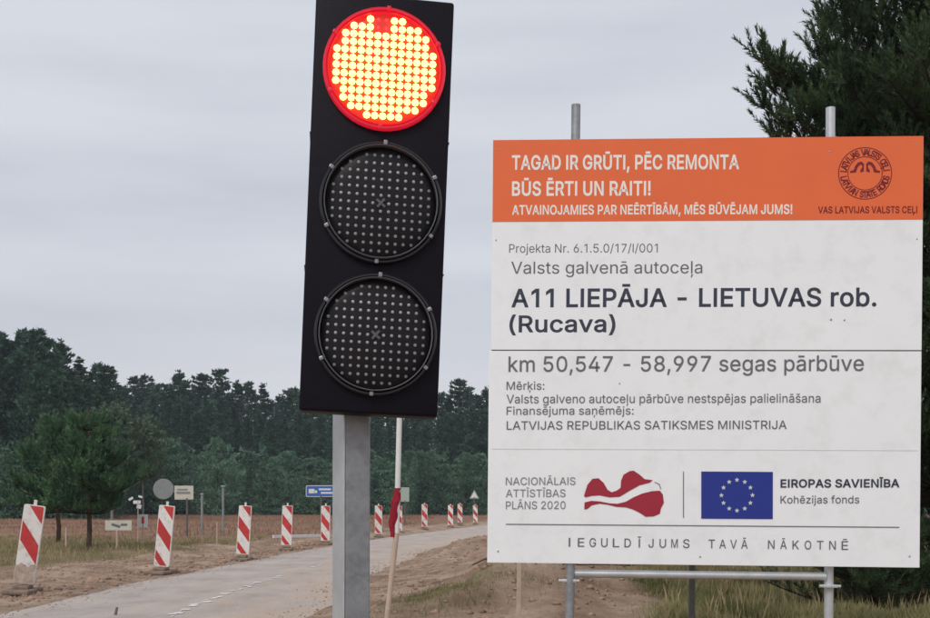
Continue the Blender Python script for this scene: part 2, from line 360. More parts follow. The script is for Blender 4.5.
bn = n.new('ShaderNodeBump'); bn.inputs['Strength'].default_value = .9; bn.inputs['Distance'].default_value = .02; l.new(n3.outputs['Fac'], bn.inputs['Height']); l.new(bn.outputs[0], b.inputs['Normal'])
tag(link('road', me, m), kind='structure')

# worn white paint remnants
m = bpy.data.materials.new('worn_road_paint'); m.use_nodes = True; n = m.node_tree.nodes; l = m.node_tree.links; b = n['Principled BSDF']
b.inputs['Base Color'].default_value = (.78, .75, .72, 1); b.inputs['Roughness'].default_value = .8
mb = MB()
for (y0, y1) in ((11.1, 12.2), (12.55, 13.6), (13.8, 15.2), (15.5, 17.1), (17.5, 18.1), (20.5, 22.0), (26.5, 28)):
    yy = y0
    while yy < y1:
        s = random.uniform(.10, .30); x = float(xl(yy))+1.98+.05*random.random()
        w = random.uniform(.02, .09); o = random.uniform(-.03, .03)
        pts = []
        for q in range(7):
            a = q/7*2*math.pi; pts.append((x+o+w*math.cos(a)*random.uniform(.6, 1), yy+s*.75*(.5+.5*math.sin(a))*random.uniform(.85, 1)))
        u = (x-float(xl(yy)))/LW; zz = .010+.02*math.sin(u*math.pi)
        v = [mb.bm.verts.new((px_, py_, zz)) for px_, py_ in pts]; mb.bm.faces.new(v)
        yy += s*random.uniform(.5, 2.4)
o = mb.build('road_marking', m); tag(o, kind='structure')

# ---------------------------------------------------------------- information board
D = 6.8; BW = 427*D/F/math.cos(R(3.3)); BH = 2.525
bc = P(702.8, 352, D)
board = empty('information_board', (bc.x, bc.y, 0), 'large white roadworks information board with orange header on galvanised posts', 'signboard', rot=(0, 0, 0))
Rb = Matrix.Translation((0, 0, bc.z)) @ Matrix.Rotation(R(-3.3), 4, 'Z') @ Matrix.Rotation(R(.5), 4, 'Y')
def bset(o, m=Matrix()): o.matrix_local = Rb @ m; return o
def bq(px, py):
    """photo pixel -> (u, v) metres on the board face, origin at its centre"""
    for _ in range(2):
        tx = (px-490)/426; top = 140-3*tx; bot = 562+6*tx
        ty = (py-top)/(bot-top); lf = 492-5*ty; rt = 917-2*ty
    return ((px-lf)/(rt-lf)-.5)*BW, (.5-ty)*BH
seam = bq(700, 350.5)[1]; hdr = bq(700, 221.5)[1]
# panels
pu = MB().box((.006, 0, (BH/2+seam)/2), (BW-.012, .02, BH/2-seam-.006), .003).build('sign_panel', M['panel_white'], board); bset(pu); tag(pu, 'upper sign panel with the orange header')
pl = MB().box((0, .002, (-BH/2+seam)/2), (BW, .02, BH/2+seam-.006), .003).build('sign_panel', M['panel_white'], board); bset(pl); tag(pl, 'lower sign panel with the logos')
hb = MB().box((.006, -.0106, (BH/2+hdr)/2), (BW-.016, .0022, BH/2-hdr-.004)).build('header_film', M['panel_orange'], board); bset(hb)
sb = MB()
sb.box((.25, .0, seam), (BW-.5, .012, .012)); sb.box((-1.0, .0, seam), (.5, .010, .012)); o = sb.build('seam_joint', M['galv_dark'], board); bset(o)
# posts: two tall ones rise above the board, a thin one stands in the middle; rails behind
def post(px_top, py_top, px_bot, r, dd, m, zt=None):
    a = P(px_top, py_top, D+dd); b = P(px_bot, 575, D+dd); dirx = (b.x-a.x)/(b.z-a.z)
    lo = Vector((b.x+(0-.1-b.z)*dirx, D+dd, -.15)); lc = Vector((bc.x, bc.y, 0))
    return MB().tube(lo-lc, a-lc, r, seg=20).build('post', m, board, smooth=True)
post(576, 105, 570, .027, .07, M['galv']); post(830.5, 108, 828.8, .027, .02, M['galv_light'])
p3 = post(692.4, 500, 692.0, .020, .42, M['galv_dark']); p3['label'] = 'thin dark middle post'
def rail(py, x0, x1, r, dy, m, name='rail'):
    a = bq(x0, py); b_ = bq(x1, py)
    o = MB().tube((a[0], dy, a[1]), (b_[0], dy, b_[1]), r, seg=16).build(name, m, board, smooth=True); return bset(o)
def lpt(px, py, dy): u, v = bq(px, py); return (u, dy, v)
o = MB().tube(lpt(573, 573, .05), lpt(826, 576.5, .05), .024, seg=18).build('rail', M['galv_light'], board, smooth=True); bset(o)
for yy in (190, 300, 420, 520): rail(yy, 500, 905, .02, .035, M['galv'])
for px_, py_ in ((569.5, 580), (829, 586)):
    u, v = bq(px_, py_); c = MB()
    c.box((u, .03, v), (.085, .05, .018), .004); c.tube((u-.062, .02, v), (u+.062, .02, v), .009, seg=10)
    bset(c.build('clamp', M['galv_light'], board))
for px_, py_, s in ((828, 320, .006), (841, 320.5, .005), (826, 153, .006), (499, 150, .005), (909, 146, .005), (700, 148, .004), (497, 240, .004), (911, 240, .004), (498, 550, .005), (905, 556, .005), (700, 556, .005), (620, 383, .004)):
    u, v = bq(px_, py_); bset(MB().lathe([(.0001, -.013), (s, -.0108), (s, -.010)], 10).build('screw', M['sign_grey'], board), Matrix.Translation((u, -.0015, v)))
# print
GLYPHS = {"!":[196,[[67,160,63,509,132,509,128,160],[98,-4,81,-1,66,9,56,24,52,41,56,58,66,73,81,83,98,86,116,83,130,73,140,58,143,41,140,24,130,9,116,-1]]],"(":[273,[[89,207,92,264,101,324,109,364,119,403,132,441,153,494,177,539,236,539,212,485,191,428,174,370,161,313,154,258,151,207,154,161,160,115,172,67,188,16,202,-19,218,-57,236,-96,177,-96,150,-46,128,4,111,55,99,106,92,156]]],")":[273,[[37,-96,56,-56,72,-18,86,18,102,69,113,116,120,162,122,207,119,258,112,313,99,370,82,428,62,485,37,539,97,539,121,494,142,441,154,403,164,364,173,323,181,264,184,207,182,156,174,104,161,53,144,3,123,-47,97,-96]]],",":[188,[[38,-119,68,71,137,71,84,-119]]],"-":[453,[[337,244,337,188,114,188,114,244]]],".":[188,[[95,-4,78,-1,63,9,53,24,50,41,53,59,63,73,78,83,95,87,113,83,128,73,138,59,141,41,138,24,128,9,113,-1]]],"/":[249,[[235,533,71,-76,14,-76,178,533]]],"0":[453,[[227,-7,174,1,130,24,95,62,69,113,57,155,50,202,48,254,50,306,57,353,69,395,95,447,130,484,174,508,227,516,279,508,323,484,358,447,384,395,396,353,403,306,405,254,403,202,396,155,384,113,359,62,323,24,279,1],[227,50,261,56,290,74,313,103,330,144,340,194,344,254,340,314,330,365,313,405,290,435,261,453,227,460,192,453,163,435,140,405,123,365,113,314,109,254,113,194,123,144,140,103,163,74,192,56]]],"1":[400,[[276,509,276,0,212,0,212,448,209,448,86,358,86,427,198,509]]],"2":[453,[[64,0,64,47,234,229,261,257,282,282,299,305,311,327,318,348,320,371,317,397,308,419,293,436,273,449,250,457,224,460,196,457,172,447,153,433,139,413,130,390,127,362,66,362,71,405,86,442,111,473,143,496,182,511,225,516,268,511,306,497,337,474,361,445,376,411,381,372,378,345,371,318,357,290,336,259,306,223,267,180,153,60,153,57,389,57,389,0]]],"4":[453,[[40,105,40,158,247,509,311,509,109,166,109,163,413,163,413,105],[282,0,282,121,282,146,282,318,343,318,343,0]]],"5":[453,[[221,-7,178,-2,140,11,108,32,83,60,66,93,60,130,122,130,127,108,138,89,154,73,173,60,196,52,221,50,250,53,276,64,298,82,314,104,324,131,328,162,324,193,314,221,297,244,275,262,248,273,218,277,192,275,167,268,145,258,128,246,67,253,96,509,366,509,366,452,151,452,134,301,136,301,155,315,178,325,203,331,229,334,263,330,294,321,321,306,345,285,364,260,379,231,388,199,391,163,385,117,369,76,343,41,309,15,268,-1]]],"6":[453,[[179,299,196,307,214,312,235,314,278,309,316,295,346,271,370,240,384,201,389,157,384,112,368,73,343,39,310,14,271,-2,226,-7,182,-1,142,15,109,40,84,74,69,115,64,162,68,199,80,239,102,285,137,340,252,509,322,509,175,296],[226,48,254,52,279,63,299,79,314,101,324,128,327,157,324,187,314,213,299,235,279,251,254,262,226,265,198,262,174,252,153,235,138,214,128,188,125,158,128,128,138,102,153,79,174,63,198,52]]],"7":[453,[[97,0,323,448,323,452,62,452,62,509,391,509,391,449,165,0]]],"8":[453,[[226,-7,178,-2,136,11,101,33,74,62,57,96,52,135,55,166,65,195,81,220,101,241,125,256,153,265,153,267,119,282,93,308,76,342,70,380,75,417,90,450,114,477,146,498,184,511,226,516,269,511,306,498,337,477,361,450,377,417,382,380,376,342,359,308,333,282,300,267,300,265,327,256,351,241,372,220,387,195,397,166,401,135,395,96,378,62,352,33,317,11,275,-2],[226,49,258,52,285,60,307,74,323,91,333,113,337,139,333,165,322,189,305,208,283,223,256,232,226,235,196,232,169,223,147,208,130,189,119,165,115,139,119,113,129,91,145,74,167,60,195,52],[226,290,252,292,274,300,293,313,307,330,316,351,319,376,316,399,308,420,294,437,275,449,252,457,226,460,200,457,177,449,159,437,145,420,136,399,133,376,136,351,145,330,159,313,178,300,201,292]]],"9":[453,[[273,210,257,202,238,196,218,195,175,199,137,214,106,237,83,269,68,307,64,352,69,397,85,436,110,469,143,494,182,510,226,516,271,510,310,494,343,468,368,434,384,393,389,347,385,309,373,270,350,224,315,168,200,0,130,0,277,213],[226,460,199,457,174,446,154,429,138,407,129,381,125,352,129,322,138,295,154,274,174,257,199,247,226,243,254,247,279,257,299,273,314,295,324,321,327,350,324,381,314,407,299,429,279,446,254,457]]],":":[188,[[95,-4,78,-1,63,9,53,24,50,41,53,59,63,73,78,83,95,87,113,83,128,73,138,59,141,41,138,24,128,9,113,-1],[95,271,78,274,63,284,53,299,50,316,53,334,63,349,78,359,95,362,113,359,128,349,138,334,141,316,138,299,128,284,113,274]]],"A":[480,[[228,419,213,371,201,333,191,302,85,0,16,0,201,509,276,509,463,0,395,0,287,302,276,334,264,372,250,420,239,456],[110,142,110,199,370,199,370,142]]],"B":[456,[[60,0,60,509,241,509,289,504,329,491,359,469,381,442,394,410,398,374,395,344,387,320,373,301,356,286,336,275,315,267,315,262,339,257,363,245,385,227,402,203,414,173,418,136,413,100,400,67,377,39,344,18,301,4,247,0],[125,57,245,57,296,63,330,80,349,105,355,137,352,161,342,184,327,203,306,218,279,228,248,231,125,231],[125,285,238,285,265,288,288,296,308,309,323,326,333,348,336,372,330,403,313,429,283,446,240,452,125,452]]],"C":[510,[[267,-7,225,-3,186,7,150,25,119,49,92,79,70,115,53,157,44,203,40,254,44,305,53,352,70,393,92,429,119,459,150,484,186,501,225,512,267,516,305,513,340,504,373,490,402,471,427,447,448,418,463,385,473,348,408,348,401,373,389,395,375,413,357,428,337,440,315,449,292,454,267,456,223,450,184,432,150,403,125,364,109,314,103,254,109,194,125,145,151,105,184,76,223,59,267,53,292,55,315,60,337,69,357,81,375,96,389,114,401,136,408,160,473,160,463,124,448,91,428,62,402,38,373,19,341,5,305,-4]]],"D":[502,[[219,0,96,0,96,57,215,57,272,63,318,81,354,110,379,149,394,198,399,255,394,312,379,361,354,399,320,428,275,446,221,452,93,452,93,509,225,509,273,505,315,495,353,478,399,441,433,391,449,351,458,306,462,255,458,205,449,159,433,119,411,83,384,54,351,31,312,14,268,3],[125,509,125,0,60,0,60,509]]],"E":[419,[[60,0,60,509,372,509,372,452,125,452,125,286,355,286,355,229,125,229,125,57,375,57,375,0]]],"F":[410,[[60,0,60,509,369,509,369,452,125,452,125,278,346,278,346,221,125,221,125,0]]],"G":[520,[[283,199,283,256,478,256,478,200,471,141,451,91,419,50,377,19,326,0,269,-7,225,-3,185,7,149,25,118,49,91,79,69,116,53,157,43,203,40,254,43,305,53,352,69,393,91,429,117,459,149,484,184,501,223,512,265,516,304,513,340,504,374,489,403,469,429,445,449,416,465,384,474,349,408,349,399,372,387,393,373,411,356,427,337,439,315,448,291,454,265,456,222,450,183,432,150,404,125,364,109,314,103,254,109,194,125,145,151,105,184,76,224,59,269,53,309,57,345,71,374,93,396,123,410,160,415,199]]],"I":[186,[[60,0,60,509,125,509,125,0]]],"J":[396,[[185,-7,124,3,75,33,52,63,38,100,33,145,33,173,98,173,98,145,104,104,122,74,149,56,185,50,220,56,248,74,266,104,272,145,272,509,336,509,336,145,332,100,318,63,294,33,246,3]]],"K":[467,[[104,145,104,216,122,239,139,261,157,282,174,303,193,324,212,344,364,509,448,509,231,276,228,276],[60,0,60,509,125,509,125,334,124,225,125,193,125,0],[372,0,188,259,228,309,449,0]]],"L":[393,[[60,0,60,509,125,509,125,57,361,57,361,0]]],"M":[628,[[60,0,60,509,152,509,314,92,476,509,568,509,568,0,504,0,504,415,342,0,286,0,122,415,122,0]]],"N":[523,[[60,0,60,509,136,509,399,92,399,509,463,509,463,0,387,0,125,417,125,0]]],"O":[533,[[267,-7,225,-3,186,7,150,25,119,49,92,79,70,115,53,157,44,203,40,254,44,305,53,352,70,393,92,429,119,459,150,484,186,501,225,512,267,516,309,512,348,501,384,484,415,459,442,429,464,393,480,352,490,305,493,254,490,203,480,157,464,115,442,79,415,49,384,25,348,7,309,-3],[267,53,310,59,349,76,383,105,408,144,425,194,430,254,425,314,408,365,383,404,349,433,310,450,267,456,223,450,184,433,151,404,125,364,109,314,103,254,109,194,125,144,151,105,184,76,223,59]]],"P":[445,[[60,0,60,509,235,509,289,503,332,487,366,462,390,430,404,391,409,348,404,304,390,265,366,233,332,207,289,191,235,186,125,186,125,0],[125,242,233,242,269,246,297,256,318,272,333,294,342,319,344,348,342,376,333,402,318,423,297,439,268,449,232,452,125,452]]],"R":[449,[[60,0,60,509,236,509,290,504,333,489,367,465,390,433,405,395,409,352,405,309,390,271,367,240,333,217,289,203,236,198,125,198,125,0],[125,255,234,255,269,258,298,267,319,281,334,300,342,324,345,352,342,380,334,405,319,425,298,440,269,449,233,452,125,452],[353,0,230,229,303,229,428,0]]],"S":[447,[[224,-9,172,-4,128,9,91,31,64,60,46,96,38,137,104,137,110,110,123,88,142,71,166,59,194,52,224,49,257,52,286,60,311,74,329,92,341,114,346,139,342,161,332,179,316,193,296,205,272,214,245,222,184,239,128,260,86,289,60,326,52,372,58,413,75,448,102,476,138,498,180,511,227,516,275,511,316,498,351,476,377,449,394,415,401,378,337,378,326,412,302,437,267,453,225,459,194,456,167,448,145,435,129,418,118,398,115,376,119,352,131,334,148,319,169,308,191,300,212,293,264,279,287,272,312,264,336,252,359,238,379,220,395,198,405,171,408,139,403,99,386,64,360,34,323,11,278,-4]]],"T":[449,[[32,452,32,509,417,509,417,452,257,452,257,0,193,0,193,452]]],"U":[517,[[259,-8,203,-2,154,15,114,43,85,80,66,124,60,173,60,509,124,509,124,178,128,144,141,113,160,87,187,68,220,56,259,52,298,56,331,68,357,87,377,113,389,144,393,178,393,509,457,509,457,173,451,124,433,80,403,43,363,15,315,-2]]],"V":[480,[[252,90,267,138,279,176,290,206,395,509,463,509,278,0,204,0,16,509,84,509,192,206,203,176,215,137,230,89,241,53]]],"a":[389,[[160,-9,126,-5,94,5,68,22,48,45,35,73,30,108,34,138,43,161,58,179,78,193,100,203,125,211,152,216,178,220,234,227,252,230,265,235,276,255,276,257,273,279,267,297,256,311,240,322,220,329,196,331,171,329,149,322,132,313,118,301,107,288,100,274,41,291,57,322,79,346,104,364,133,375,163,382,194,384,215,383,239,379,263,372,286,360,306,343,322,320,333,290,337,251,337,0,277,0,277,52,272,52,264,38,252,25,236,12,215,1,190,-6],[170,45,202,49,228,59,248,74,263,93,272,115,276,138,276,190,259,182,231,176,200,171,175,168,154,164,134,159,117,150,103,139,95,124,92,105,94,87,102,72,114,61,130,52,149,47]]],"b":[424,[[229,-8,198,-5,172,4,153,17,138,31,127,46,118,59,112,59,112,0,53,0,53,509,114,509,114,319,118,319,127,331,137,346,152,360,171,373,197,381,229,384,274,378,313,361,345,332,370,293,385,245,390,189,385,133,370,84,346,45,313,16,274,-2],[220,47,253,51,279,66,301,88,316,117,325,151,328,189,325,227,316,261,301,290,280,311,253,325,220,330,188,325,161,312,140,291,125,263,116,229,113,189,116,150,125,115,140,86,162,65,188,51]]],"c":[396,[[207,-8,159,-2,117,16,82,46,56,85,40,133,34,187,40,243,56,291,82,330,117,360,159,378,207,384,234,383,260,377,284,368,305,356,324,341,340,322,353,301,362,277,303,262,298,276,290,289,270,311,257,319,242,325,226,329,207,330,173,325,145,310,124,287,108,258,99,224,96,187,99,151,108,117,124,89,145,66,173,51,207,46,226,48,243,52,258,58,271,66,282,76,292,89,299,102,304,117,363,102,354,78,341,56,325,37,306,21,285,9,261,-1,235,-6]]],"d":[424,[[195,-8,151,-2,111,16,79,45,55,84,39,133,34,189,39,245,55,293,79,332,112,361,151,378,196,384,228,381,253,373,272,360,287,346,298,331,306,319,311,319,311,509,372,509,372,0,313,0,313,59,307,59,298,46,287,31,272,17,252,4,227,-5],[205,47,236,51,263,65,284,86,299,115,309,150,312,189,309,229,300,263,284,291,263,312,237,325,205,330,172,325,145,311,124,290,108,261,99,227,96,189,99,151,109,117,124,88,145,66,172,51]]],"e":[404,[[212,-8,161,-2,117,16,82,46,56,85,40,132,34,187,39,242,55,290,81,329,115,359,157,378,205,384,236,382,266,374,294,361,319,341,341,315,357,282,368,242,371,194,371,169,97,169,100,139,110,106,128,80,151,61,179,50,212,46,234,48,254,53,271,61,285,73,297,88,306,105,365,91,353,63,335,39,311,19,283,4,249,-5],[307,237,298,269,283,294,263,314,237,326,205,330,173,326,146,313,125,294,109,270,99,241,97,221,308,221]]],"f":[254,[[228,379,228,327,6,327,6,379],[81,0,81,432,84,461,96,486,113,505,135,519,161,527,187,530,207,529,222,527,243,521,227,468,215,472,195,474,171,470,154,460,145,443,142,419,142,0]]],"g":[425,[[207,-151,168,-148,134,-140,105,-127,82,-110,64,-91,51,-69,101,-41,110,-53,122,-66,136,-78,154,-88,178,-95,207,-97,249,-92,282,-75,304,-47,311,-6,311,68,306,68,298,56,287,41,272,28,252,16,227,8,195,5,152,10,113,27,80,53,55,90,39,136,34,191,39,246,55,293,80,332,112,361,152,378,196,384,228,382,253,373,273,360,288,346,299,331,308,319,313,319,313,379,372,379,372,-9,367,-54,350,-90,324,-117,291,-136,251,-147],[205,59,237,63,264,75,285,95,300,121,309,154,312,193,309,231,300,264,285,291,264,312,237,325,205,330,172,325,145,312,124,290,109,262,99,229,96,193,99,155,109,123,124,96,145,76,172,63]]],"h":[410,[[124,332,152,362,187,379,227,384,264,380,295,369,321,349,341,321,353,285,357,240,357,0,296,0,296,235,290,275,273,304,246,323,210,329,184,326,161,317,141,303,126,283,117,257,114,227,114,0,53,0,53,509,114,509,114,312]]],"i":[167,[[53,0,53,379,114,379,114,0],[84,443,67,446,54,455,44,468,41,483,44,499,54,512,67,521,84,524,100,521,114,512,123,499,126,483,123,468,114,455,100,446]]],"j":[167,[[53,379,114,379,114,-30,111,-63,102,-90,86,-113,65,-129,37,-139,4,-143,-10,-143,-10,-87,2,-87,25,-83,40,-72,50,-54,53,-29],[83,443,67,446,53,455,44,468,41,483,44,499,53,512,67,521,83,524,100,521,114,512,123,499,126,483,123,468,114,455,100,446]]],"k":[381,[[110,137,110,212,121,212,284,379,360,379,184,199,177,199],[53,0,53,509,114,509,114,0],[294,0,148,186,191,229,372,0]]],"l":[167,[[53,0,53,509,114,509,114,0]]],"m":[610,[[322,321,337,343,357,361,381,375,407,383,437,386,468,383,497,372,522,354,541,328,553,296,557,255,557,0,496,0,496,254,490,289,473,313,447,326,419,330,395,328,374,320,358,307,345,290,338,270,335,247,335,0,274,0,274,260,269,288,253,311,229,326,199,330,178,328,158,320,140,307,126,289,117,266,114,238,114,0,53,0,53,379,112,379,112,306,118,323,132,346,151,363,172,376,195,384,219,386,257,380,287,361,309,331,317,308]]],"n":[410,[[124,332,152,362,187,379,227,384,264,380,295,369,321,349,341,321,353,285,357,240,357,0,296,0,296,235,290,275,273,304,246,323,210,329,184,326,161,317,141,303,126,283,117,257,114,227,114,0,53,0,53,379,112,379,112,307]]],"o":[415,[[207,-8,159,-2,117,16,82,46,56,85,40,133,34,187,40,243,56,291,82,330,117,360,159,378,207,384,256,378,299,360,333,330,359,291,376,243,381,187,376,133,359,85,333,46,299,16,256,-2],[207,46,242,51,270,66,292,89,307,117,316,151,319,187,316,224,307,258,292,287,270,310,242,325,207,330,173,325,145,310,124,287,108,258,99,224,96,187,99,151,108,117,124,89,145,66,173,51]]],"p":[424,[[53,-143,53,379,112,379,112,319,118,319,126,331,137,346,152,360,171,373,197,381,229,384,274,378,313,361,345,332,370,293,385,245,390,189,385,133,370,84,346,45,313,16,274,-2,229,-8,198,-5,173,4,153,17,138,31,127,46,118,59,114,59,114,-143],[220,47,253,51,279,66,301,88,316,117,325,151,328,189,325,227,316,261,301,290,280,311,253,325,220,330,188,325,161,312,140,291,125,263,116,229,113,189,116,150,125,115,140,86,162,65,188,51]]],"r":[259,[[53,0,53,379,112,379,112,321,115,321,130,347,152,367,181,380,213,385,229,384,243,384,243,322,230,324,207,326,182,323,159,315,140,301,126,284,117,262,114,237,114,0]]],"s":[365,[[182,-8,145,-5,112,3,84,18,62,38,45,63,36,94,94,107,105,79,124,60,150,49,181,45,217,50,244,62,262,81,268,103,265,121,254,136,237,147,212,155,149,170,104,186,72,208,53,237,47,274,51,305,65,332,87,354,115,370,149,381,187,384,223,381,254,372,279,358,299,339,314,316,324,290,268,277,258,298,243,316,219,328,187,333,156,329,131,317,114,299,109,277,112,258,124,243,144,232,172,223,229,209,275,194,306,171,325,142,331,107,326,75,312,47,290,24,260,6,223,-5]]],"t":[227,[[204,379,204,327,6,327,6,379],[65,471,126,471,126,98,128,76,136,61,150,53,170,50,185,51,202,54,213,2,192,-3,168,-4,125,2,92,21,72,52,65,93]]],"u":[410,[[286,47,257,17,222,0,182,-5,146,-1,115,11,89,31,69,59,57,95,53,139,53,379,114,379,114,144,119,105,137,75,164,56,200,50,226,53,249,62,268,77,283,97,293,122,296,153,296,379,357,379,357,0,298,0,298,73]]],"v":[389,[[203,87,213,121,224,155,305,379,371,379,226,0,163,0,17,379,84,379,165,155,177,121,187,87,195,57]]],"z":[380,[[42,0,42,46,254,320,254,323,48,323,48,379,333,379,333,331,126,60,126,56,339,56,339,0]]],"Ā":[480,[[228,419,213,371,201,333,191,302,85,0,16,0,201,509,276,509,463,0,395,0,287,302,276,334,264,372,250,420,239,456],[110,142,110,199,370,199,370,142],[334,636,334,587,145,587,145,636]]],"ā":[389,[[160,-9,126,-5,94,5,68,22,48,45,35,73,30,108,34,138,43,161,58,179,78,193,100,203,125,211,152,216,178,220,234,227,252,230,265,235,276,255,276,257,273,279,267,297,256,311,240,322,220,329,196,331,171,329,149,322,132,313,118,301,107,288,100,274,41,291,57,322,79,346,104,364,133,375,163,382,194,384,215,383,239,379,263,372,286,360,306,343,322,320,333,290,337,251,337,0,277,0,277,52,272,52,264,38,252,25,236,12,215,1,190,-6],[170,45,202,49,228,59,248,74,263,93,272,115,276,138,276,190,259,182,231,176,200,171,175,168,154,164,134,159,117,150,103,139,95,124,92,105,94,87,102,72,114,61,130,52,149,47],[284,506,284,458,95,458,95,506]]],"Ē":[419,[[60,0,60,509,372,509,372,452,125,452,125,286,355,286,355,229,125,229,125,57,375,57,375,0],[312,636,312,587,123,587,123,636]]],"ē":[404,[[212,-8,161,-2,117,16,82,46,56,85,40,132,34,187,39,242,55,290,81,329,115,359,157,378,205,384,236,382,266,374,294,361,319,341,341,315,357,282,368,242,371,194,371,169,97,169,100,139,110,106,128,80,151,61,179,50,212,46,234,48,254,53,271,61,285,73,297,88,306,105,365,91,353,63,335,39,311,19,283,4,249,-5],[307,237,298,269,283,294,263,314,237,326,205,330,173,326,146,313,125,294,109,270,99,241,97,221,308,221],[298,506,298,458,109,458,109,506]]],"Ī":[186,[[60,0,60,509,125,509,125,0],[180,636,180,587,5,587,5,636]]],"ķ":[381,[[110,137,110,212,121,212,284,379,360,379,184,199,177,199],[53,0,53,509,114,509,114,0],[294,0,148,186,191,229,372,0],[137,-168,165,-40,227,-40,184,-168]]],"Ļ":[393,[[60,0,60,509,125,509,125,57,361,57,361,0],[150,-168,178,-40,240,-40,197,-168]]],"ļ":[167,[[53,0,53,509,114,509,114,0],[45,-168,73,-40,135,-40,92,-168]]],"ņ":[410,[[124,332,152,362,187,379,227,384,264,380,295,369,321,349,341,321,353,285,357,240,357,0,296,0,296,235,290,275,273,304,246,323,210,329,184,326,161,317,141,303,126,283,117,257,114,227,114,0,53,0,53,379,112,379,112,307],[145,-168,173,-40,235,-40,192,-168]]],"š":[365,[[182,-8,145,-5,112,3,84,18,62,38,45,63,36,94,94,107,105,79,124,60,150,49,181,45,217,50,244,62,262,81,268,103,265,121,254,136,237,147,212,155,149,170,104,186,72,208,53,237,47,274,51,305,65,332,87,354,115,370,149,381,187,384,223,381,254,372,279,358,299,339,314,316,324,290,268,277,258,298,243,316,219,328,187,333,156,329,131,317,114,299,109,277,112,258,124,243,144,232,172,223,229,209,275,194,306,171,325,142,331,107,326,75,312,47,290,24,260,6,223,-5],[137,529,186,469,235,529,296,529,296,526,215,435,157,435,77,526,77,529]]],"Ū":[517,[[259,-8,203,-2,154,15,114,43,85,80,66,124,60,173,60,509,124,509,124,178,128,144,141,113,160,87,187,68,220,56,259,52,298,56,331,68,357,87,377,113,389,144,393,178,393,509,457,509,457,173,451,124,433,80,403,43,363,15,315,-2],[353,636,353,587,164,587,164,636]]],"ū":[410,[[286,47,257,17,222,0,182,-5,146,-1,115,11,89,31,69,59,57,95,53,139,53,379,114,379,114,144,119,105,137,75,164,56,200,50,226,53,249,62,268,77,283,97,293,122,296,153,296,379,357,379,357,0,298,0,298,73],[299,506,299,458,110,458,110,506]]]}
from mathutils.geometry import tessellate_polygon
def fatten(pts, off):
    """drop tiny edges, then push the outline outward by off (outer loops run clockwise, holes the other way)"""
    q_ = []
    for p in pts:
        if not q_ or math.hypot(p[0]-q_[-1][0], p[1]-q_[-1][1]) > .007: q_.append(p)
    if len(q_) > 3 and math.hypot(q_[0][0]-q_[-1][0], q_[0][1]-q_[-1][1]) <= .007: q_.pop()
    n_ = len(q_); out = []
    for i in range(n_):
        a, b_, c = q_[i-1], q_[i], q_[(i+1) % n_]
        d1 = (b_[0]-a[0], b_[1]-a[1]); d2 = (c[0]-b_[0], c[1]-b_[1]); l1 = math.hypot(*d1); l2 = math.hypot(*d2)
        n1 = (-d1[1]/l1, d1[0]/l1); n2 = (-d2[1]/l2, d2[0]/l2); mx_, my_ = n1[0]+n2[0], n1[1]+n2[1]; k = 2/max(mx_*mx_+my_*my_, .9)
        out.append((b_[0]+mx_*off*k, b_[1]+my_*off*k))
    return out
def inside(p, poly):
    r = False
    for i in range(len(poly)):
        a, b_ = poly[i-1], poly[i]
        if (a[1] > p[1]) != (b_[1] > p[1]) and p[0] < (b_[0]-a[0])*(p[1]-a[1])/(b_[1]-a[1])+a[0]: r = not r
    return r
def text_mesh(s, offs=0):
    """plain grotesque letter outlines set side by side and triangulated"""
    V, T, x = [], [], 0.
    for ch in s:
        if ch == ' ': x += .19; continue
        adv, loops = GLYPHS[ch]; Ls = [fatten([(lp[2*q_]/1000, lp[2*q_+1]/1000) for q_ in range(len(lp)//2)], offs) for lp in loops]
        ar = [sum(l_[i-1][0]*l_[i][1]-l_[i][0]*l_[i-1][1] for i in range(len(l_))) for l_ in Ls]
        for k, lo in enumerate(Ls):
            if ar[k] > 0: continue
            grp = [lo]+[l_ for q_, l_ in enumerate(Ls) if ar[q_] > 0 and inside(l_[0], lo)]
            tri = tessellate_polygon([[Vector((px_, py_, 0)) for px_, py_ in l_] for l_ in grp]); flat = [p for l_ in grp for p in l_]; o_ = len(V)
            V += [(px_+x, py_, 0) for px_, py_ in flat]
            for t_ in tri:
                a, b_, c = (flat[q_] for q_ in t_); cr_ = (b_[0]-a[0])*(c[1]-a[1])-(b_[1]-a[1])*(c[0]-a[0])
                if abs(cr_) > 1e-9: T.append([o_+q_ for q_ in (t_ if cr_ > 0 else t_[::-1])])
        x += adv/1000+offs*.8
    return np_mesh('lettering', np.array(V), np.array(T))
def bounds(me):
    a = np.empty(len(me.vertices)*3, np.float32); me.vertices.foreach_get('co', a); a = a.reshape(-1, 3); return a
CAP = .509
def write(s, x0, x1, ytop, ybase, m, bold=0, name='lettering', label=None):
    me = text_mesh(s, bold); a = bounds(me)
    u0, vb = bq(x0, ybase); u1, vb1 = bq(x1, ybase); vt = bq(x0, ytop)[1]
    w0, w1 = a[:, 0].min(), a[:, 0].max(); k = (vt-vb)/CAP
    co = np.stack([u0+(a[:, 0]-w0)*(u1-u0)/(w1-w0), np.full(len(a), -.0108 if ytop > 222 else -.0124), vb+a[:, 1]*k+(vb1-vb)*(a[:, 0]-w0)/(w1-w0)], 1)
    me.vertices.foreach_set('co', co.astype(np.float32).ravel()); me.update(); me.name = name
    o = link(name, me, m, board); bset(o); o['label'] = label or ('printed line reading ' + s); return o
W, K, G = M['ink_white'], M['ink'], M['ink_grey']
write('TAGAD IR GRŪTI, PĒC REMONTA', 513, 738, 156, 169.5, W, .020)
write('BŪS ĒRTI UN RAITI!', 513, 651, 182, 195.5, W, .020)
